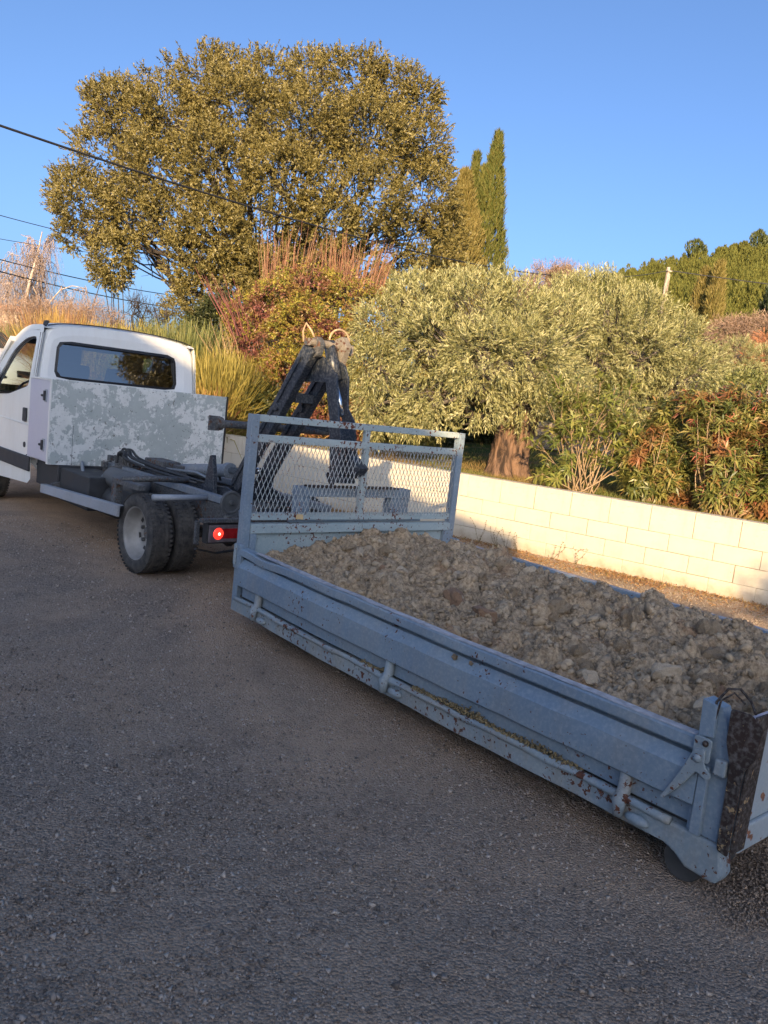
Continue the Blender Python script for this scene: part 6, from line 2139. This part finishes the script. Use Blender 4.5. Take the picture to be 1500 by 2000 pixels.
# local: x forward, y left; seat at z 1.06
bp = [(0.12, 0, 1.12), (0.10, 0, 1.30), (0.07, -0.03, 1.48), (0.08, -0.06, 1.58), (0.10, -0.09, 1.66), (0.07, 0.17, 1.53), (0.07, -0.25, 1.50),
      (0.20, 0.24, 1.32), (0.45, 0.20, 1.38), (0.20, -0.30, 1.30), (0.45, -0.10, 1.36), (0.54, 0.18, 1.40), (0.54, -0.06, 1.38), (0.45, 0.11, 1.12), (0.45, -0.11, 1.12), (0.62, 0.12, 0.78), (0.62, -0.12, 0.78)]
be = [(0, 1), (1, 2), (2, 3), (3, 4), (2, 5), (2, 6), (5, 7), (7, 8), (6, 9), (9, 10), (8, 11), (10, 12), (0, 13), (0, 14), (13, 15), (14, 16)]
brd = [0.15, 0.145, 0.15, 0.06, 0.055, 0.075, 0.075, 0.052, 0.036, 0.052, 0.036, 0.04, 0.04, 0.08, 0.08, 0.055, 0.055]
skin_body('body', bp, be, brd, M_coat, drv)
hd = MB()
v, f = [], []
nu, nv = 20, 14
for i in range(nv + 1):
    ph = math.pi * i / nv
    for k in range(nu):
        a = 2 * math.pi * k / nu
        X_, Y_, Z_ = math.sin(ph) * math.cos(a), math.sin(ph) * math.sin(a), math.cos(ph)
        r = 1.0
        px_, py_, pz_2 = 0.095 * X_, 0.075 * Y_, 0.118 * Z_
        if X_ > 0.2 and Z_ < 0: px_ *= 1 - 0.12 * (-Z_)
        if X_ > .93 and abs(Y_) < .25 and -0.35 < Z_ < 0.15: px_ += 0.022
        if Z_ < -0.3: px_ += 0.018; py_ *= 0.86
        v.append((px_, py_, pz_2))
for i in range(nv):
    for k in range(nu): f.append((i * nu + k, i * nu + (k + 1) % nu, (i + 1) * nu + (k + 1) % nu, (i + 1) * nu + k))
hd.add(v, f)
hx = (0.13, -0.13, 1.775)
h_ = hd.build('head', M_skin, drv, smooth=True)
h_.location = hx
h_.rotation_euler = (0.12, 0.05, -0.7)
hb = MB()
v2 = []
for p in v:
    k = 1.10 if (p[2] > 0.02 and p[0] < 0.075) or p[0] < -0.01 and p[2] > -0.05 else 0.9
    v2.append((p[0] * k - 0.004, p[1] * k, p[2] * k + 0.004))
hb.add(v2, f)
h2 = hb.build('hair', M_hair, h_, smooth=True)
for sgn in (1, -1):
    MB().ball((0.0, sgn * 0.076, -0.005), 0.028, 8, (0.7, 0.35, 1.1)).build('ear', M_skin, h_, smooth=True)
    MB().ball((0.088, sgn * 0.030, 0.012), 0.011, 8).build('eye', M_chrome, h_, smooth=True)
for y0, z0 in ((0.19, 1.40), (-0.06, 1.385)):
    for k in range(5):
        L = (0.055, 0.075, 0.08, 0.075, 0.06)[k]
        if k == 0: pp = [(0.545, y0, z0), (0.56, y0 + 0.03, z0 + 0.02), (0.59, y0 + 0.045, z0 + 0.03)]
        else: pp = [(0.55, y0 + 0.02 * (k - 2.5), z0), (0.60, y0 + 0.022 * (k - 2.5), z0 + 0.01), (0.605 + L * .2, y0 + 0.022 * (k - 2.5), z0 - 0.02)]
        MB().tube(pp, [0.012, 0.010, 0.008], 8).build('finger', M_skin, drv, smooth=True)
    MB().ball((0.545, y0, z0), 0.042, 10, (1.0, 1.0, 0.55)).build('hand', M_skin, drv, smooth=True)

# ================================================================ white car parked in the garden
M_car = m_plain('white_car_paint', (0.74, 0.74, 0.72), 0.25, 0, 0.04, 2)
M_carglass = m_plain('car_glass', (0.05, 0.07, 0.085), 0.04, 0, 0.1, 2)
M_head = m_plain('headlamp_glass', (0.30, 0.30, 0.28), 0.08, 0.3, 0.2, 12)
cpos = at(52, 720, 18.0)
car_z = garden_at(cpos.x - 1, 18.4)
car = empty('parked_car', (cpos.x - 0.80, 18.5, car_z + 0.22), math.radians(-22), 'white car parked behind the truck, only its front showing at the left edge', 'car')
drive_ = empty('parking_pad', (cpos.x - 1.9, 18.5, car_z), math.radians(-22), 'low gravel parking pad under the white car', 'pad')
MB().box(-2.6, 2.3, -1.3, 1.3, -0.6, 0.22).build('slab', Mg.m, drive_, 0.03)
# x forward, nose at 0.9
mb = MB()
prof_c = [(0.90, 0.25), (0.94, 0.45), (0.90, 0.66), (0.78, 0.80), (0.30, 0.93), (-0.10, 1.0), (-0.75, 1.40), (-1.1, 1.47), (-2.0, 1.46), (-2.7, 1.28), (-3.05, 0.95), (-3.15, 0.55), (-3.05, 0.25)]
v, f = [], []
yl_ = [-1, -.97, -.85, -.5, 0, .5, .85, .97, 1]
for (x, z) in prof_c:
    for yy_ in yl_:
        wdt = 0.88 if z < 1.0 else 0.88 - (z - 1.0) * 0.42
        e = abs(yy_) ** 5
        xx = x - (0.28 * e if x > 0.2 else (-0.2 * e if x < -2.8 else 0))
        zz = z - 0.06 * e * (z > .5)
        v.append((xx, yy_ * wdt, zz))
k9 = len(yl_)
for i in range(len(prof_c) - 1):
    for j in range(k9 - 1): f.append((i * k9 + j, i * k9 + j + 1, (i + 1) * k9 + j + 1, (i + 1) * k9 + j))
f.append(tuple(i * k9 for i in range(len(prof_c))))
f.append(tuple(i * k9 + k9 - 1 for i in range(len(prof_c) - 1, -1, -1)))
bdy = mb.add(v, f).build('body', M_car, car, smooth=True)
bdy.modifiers.new('e', 'EDGE_SPLIT').split_angle = math.radians(45)
MB().add([(-0.12, -0.76, 1.02), (-0.12, 0.76, 1.02), (-0.74, 0.62, 1.405), (-0.74, -0.62, 1.405)], [(0, 1, 2, 3)]).build('windscreen', M_carglass, car)
for sgn in (1, -1):
    MB().add([(-0.30, sgn * 0.885, 0.98), (-0.85, sgn * 0.73, 1.36), (-2.1, sgn * 0.73, 1.38), (-2.5, sgn * 0.86, 1.02)], [(0, 1, 2, 3)]).build('side_window', M_carglass, car)
    MB().ball((0.72, sgn * 0.66, 0.715), 0.16, 12, (0.8, 0.9, 0.5)).build('headlight', M_head, car, smooth=True)
    MB().ball((0.80, sgn * 0.62, 0.40), 0.10, 12, (0.6, 1.3, 0.55)).build('fog_light', M_black, car, smooth=True)
    MB().ball((-0.35, sgn * 0.98, 1.03), 0.10, 10, (0.6, 1.0, 0.7)).build('mirror', M_car, car, smooth=True)
    for xw in (0.18, -2.4):
        MB().lathe([(0, -0.1), (0.28, -0.1), (0.31, -0.06), (0.31, 0.06), (0.28, 0.1), (0, 0.09)], (xw, sgn * 0.80, 0.31), 24).build('wheel', M_tyre, car, smooth=True)
MB().box(0.90, 0.955, -0.42, 0.42, 0.42, 0.56).build('grille', M_black, car, 0.02)

# ================================================================ poles, cables, far buildings
M_pole = m_bark('weathered_pole', (0.25, 0.20, 0.15), (0.45, 0.38, 0.30), 4, 0.4)
M_cable = m_plain('cable', (0.02, 0.02, 0.022), 0.6)
pt = at(1306, 522, 50)
pole = empty('utility_pole', (pt.x, 50, 0.5), 0, 'weathered utility pole standing against the pine hill', 'pole')
MB().tube([(0, 0, 0), (0, 0, pt.z - 0.5)], [0.13, 0.10], 10).build('shaft', M_pole, pole, smooth=True)
MB().bar((-0.18, -0.15, pt.z - 0.75), (0.20, -0.15, pt.z - 0.75), 0.08, 0.08).build('bracket', M_pole, pole, 0.01)
MB().bar((0.1, -0.1, pt.z - 2.5), (0.1, -0.1, pt.z - 0.9), 0.06, 0.05).build('brace', M_pole, pole, 0.01)


def cable(name, A, B, sagm, r, label, n=60):
    pts_ = []
    A, B = Vector(A), Vector(B)
    for i in range(n + 1):
        t = i / n
        p = A.lerp(B, t)
        p.z -= sagm * 4 * t * (1 - t)
        pts_.append(p)
    o_ = MB().tube(pts_, r, 6).build(name, M_cable, None, smooth=True)
    return tag(o_, label, 'cable')


cable('cable', at(-160, 190, 12), at(1306, 528, 50), 1.25, 0.020, 'thick twisted cable crossing in front of the oak down to the pole')
cable('cable', at(1306, 528, 50), (pt.x + 45, 46, pt.z + 1.5), 1.0, 0.03, 'cable leaving the pole to the right over the pine hill')
for (y0, y1, r, lab) in ((398, 505, 0.013, 'upper thin overhead wire at the left edge'), (487, 585, 0.018, 'middle overhead wire at the left edge'), (525, 610, 0.020, 'lowest overhead wire at the left edge, over the bank'), (462, 500, 0.010, 'faintest thin wire between the upper and middle wires')):
    cable('overhead_wire', at(-180, y0 - 45 if y0 > 500 else y0 - 30, 24), at(520, y1 + 5, 46), 0.5, r, lab)
M_far = m_plain('far_render', (0.48, 0.38, 0.27), 0.9, 0, 0.1, 2)
M_far2 = m_plain('far_pale_render', (0.62, 0.52, 0.38), 0.9, 0, 0.08, 2)
fb = at(30, 600, 62)
farm = empty('farm_building', (fb.x, 62, 2), 0.1, 'low beige farm building with a flat brown roof beyond the birches', 'building')
MB().box(-9, 2.4, -3, 3, 0, fb.z - 2.5).build('wall', M_far, farm)
MB().box(-9.3, 2.7, -3.3, 3.3, fb.z - 2.498, fb.z - 2.1).build('roof', Mtile, farm)
for x in (-5, -2.5, 0):
    MB().box(x, x + 0.9, -3.03, -3.003, 0.9, 1.7).build('window', M_carglass, farm)
hb2 = at(506, 560, 34)
vil = empty('villa', (hb2.x, 34, 2.0), 0.2, 'pale villa gable glimpsed through the shrubs under the oak', 'house')
MB().prism([(-0.6, 0), (3.4, 0), (3.4, hb2.z - 2.0), (1.4, hb2.z - 0.9), (-0.6, hb2.z - 2.0)], 0, 6).build('wall', M_far2, vil)
MB().prism([(-0.9, hb2.z - 2.14), (1.4, hb2.z - 0.88), (3.7, hb2.z - 2.14), (3.7, hb2.z - 2.0), (1.4, hb2.z - 0.72), (-0.9, hb2.z - 2.0)], -0.3, 6.3).build('roof', Mtile, vil)
ts = at(1150, 850, 18.5)
ter = empty('terrace_wall', (ts.x, 18.5, garden_at(ts.x, 18.5)), 0.1, 'low rubble stone terrace wall behind the leggy oleander', 'wall')
M_rub = [m_plain('rubble_%d' % k, c, 0.95, 0, 0.25, 6, 0.4) for k, c in enumerate([(0.34, 0.27, 0.20), (0.42, 0.33, 0.24), (0.26, 0.22, 0.19)])]
stn = []
for k in range(6):
    me = rock_mesh('stone', 1, 70 + k, 0.12)
    me.materials.append(M_rub[k % 3])
    stn.append(me)
MB().box(-1.6, 3.4, 0.05, 0.4, 0, 0.62).build('wall_core', M_rub[2], ter)
for r_ in range(3):
    x = -1.55
    while x < 3.3:
        wd_ = random.uniform(0.18, 0.34)
        c = link('stone', random.choice(stn), None, ter)
        c.location = (x + wd_ / 2, 0.06, 0.12 + 0.2 * r_)
        c.scale = (wd_ / 2, 0.12, 0.115)
        x += wd_
wp_ = at(1497, 770, 17)
gp = empty('garden_post', (wp_.x, 17, garden_at(wp_.x, 17)), 0, 'pale wooden post standing at the right edge', 'post')
MB().tube([(0, 0, 0), (0.05, 0, at(1500, 735, 17).z - gp.location.z)], [0.06, 0.05], 8).build('shaft', M_pole, gp, smooth=True)
gp = empty('garden_post', (at(1478, 790, 19).x, 19, garden_at(9, 19)), 0, 'thin grey stake left of the pale post', 'post')
MB().tube([(0, 0, 0), (0.02, 0, at(1480, 762, 19).z - gp.location.z)], [0.03, 0.025], 7).build('shaft', M_barkg, gp, smooth=True)

# trees out of view: one mirrored in the rear window, one that shades the right end of the wall
def yard_tree(x, y, h, r, n, label):
    t = empty('evergreen_tree', (x, y, 0), 0, label, 'tree')
    b_ = Branches(); b_.add((0, 0, -.1), (0, 0, h * .75), r * .12, .05, .03, 6)
    for _ in range(10): b_.add((0, 0, h * .35), np.array([0, 0, h * .65]) + unit(1)[0] * r * .8, .04, .01, .1, 6)
    b_.build('trunk', M_barkg, t, 7)
    B = [(random.uniform(-.45, .45) * r, random.uniform(-.45, .45) * r, h * .66 + random.uniform(-.5, .45) * r, r * random.uniform(.4, .62), 0.95) for _ in range(12)]
    P_, D_ = blob_points(B, n, .6, .2, .15)
    quads_mesh('crown', twigs(P_, D_, 9, .12, .05, .3), M_oak, t, 9)
yard_tree(10.9, 5.6, 7.0, 1.9, 4200, 'evergreen tree in the garden beyond the right edge of the view')
us = UV * 4.95 + SUN_H * 7.5
yard_tree(us.x, us.y, 5.6, 1.8, 5600, 'evergreen tree beside the annex behind the photographer')
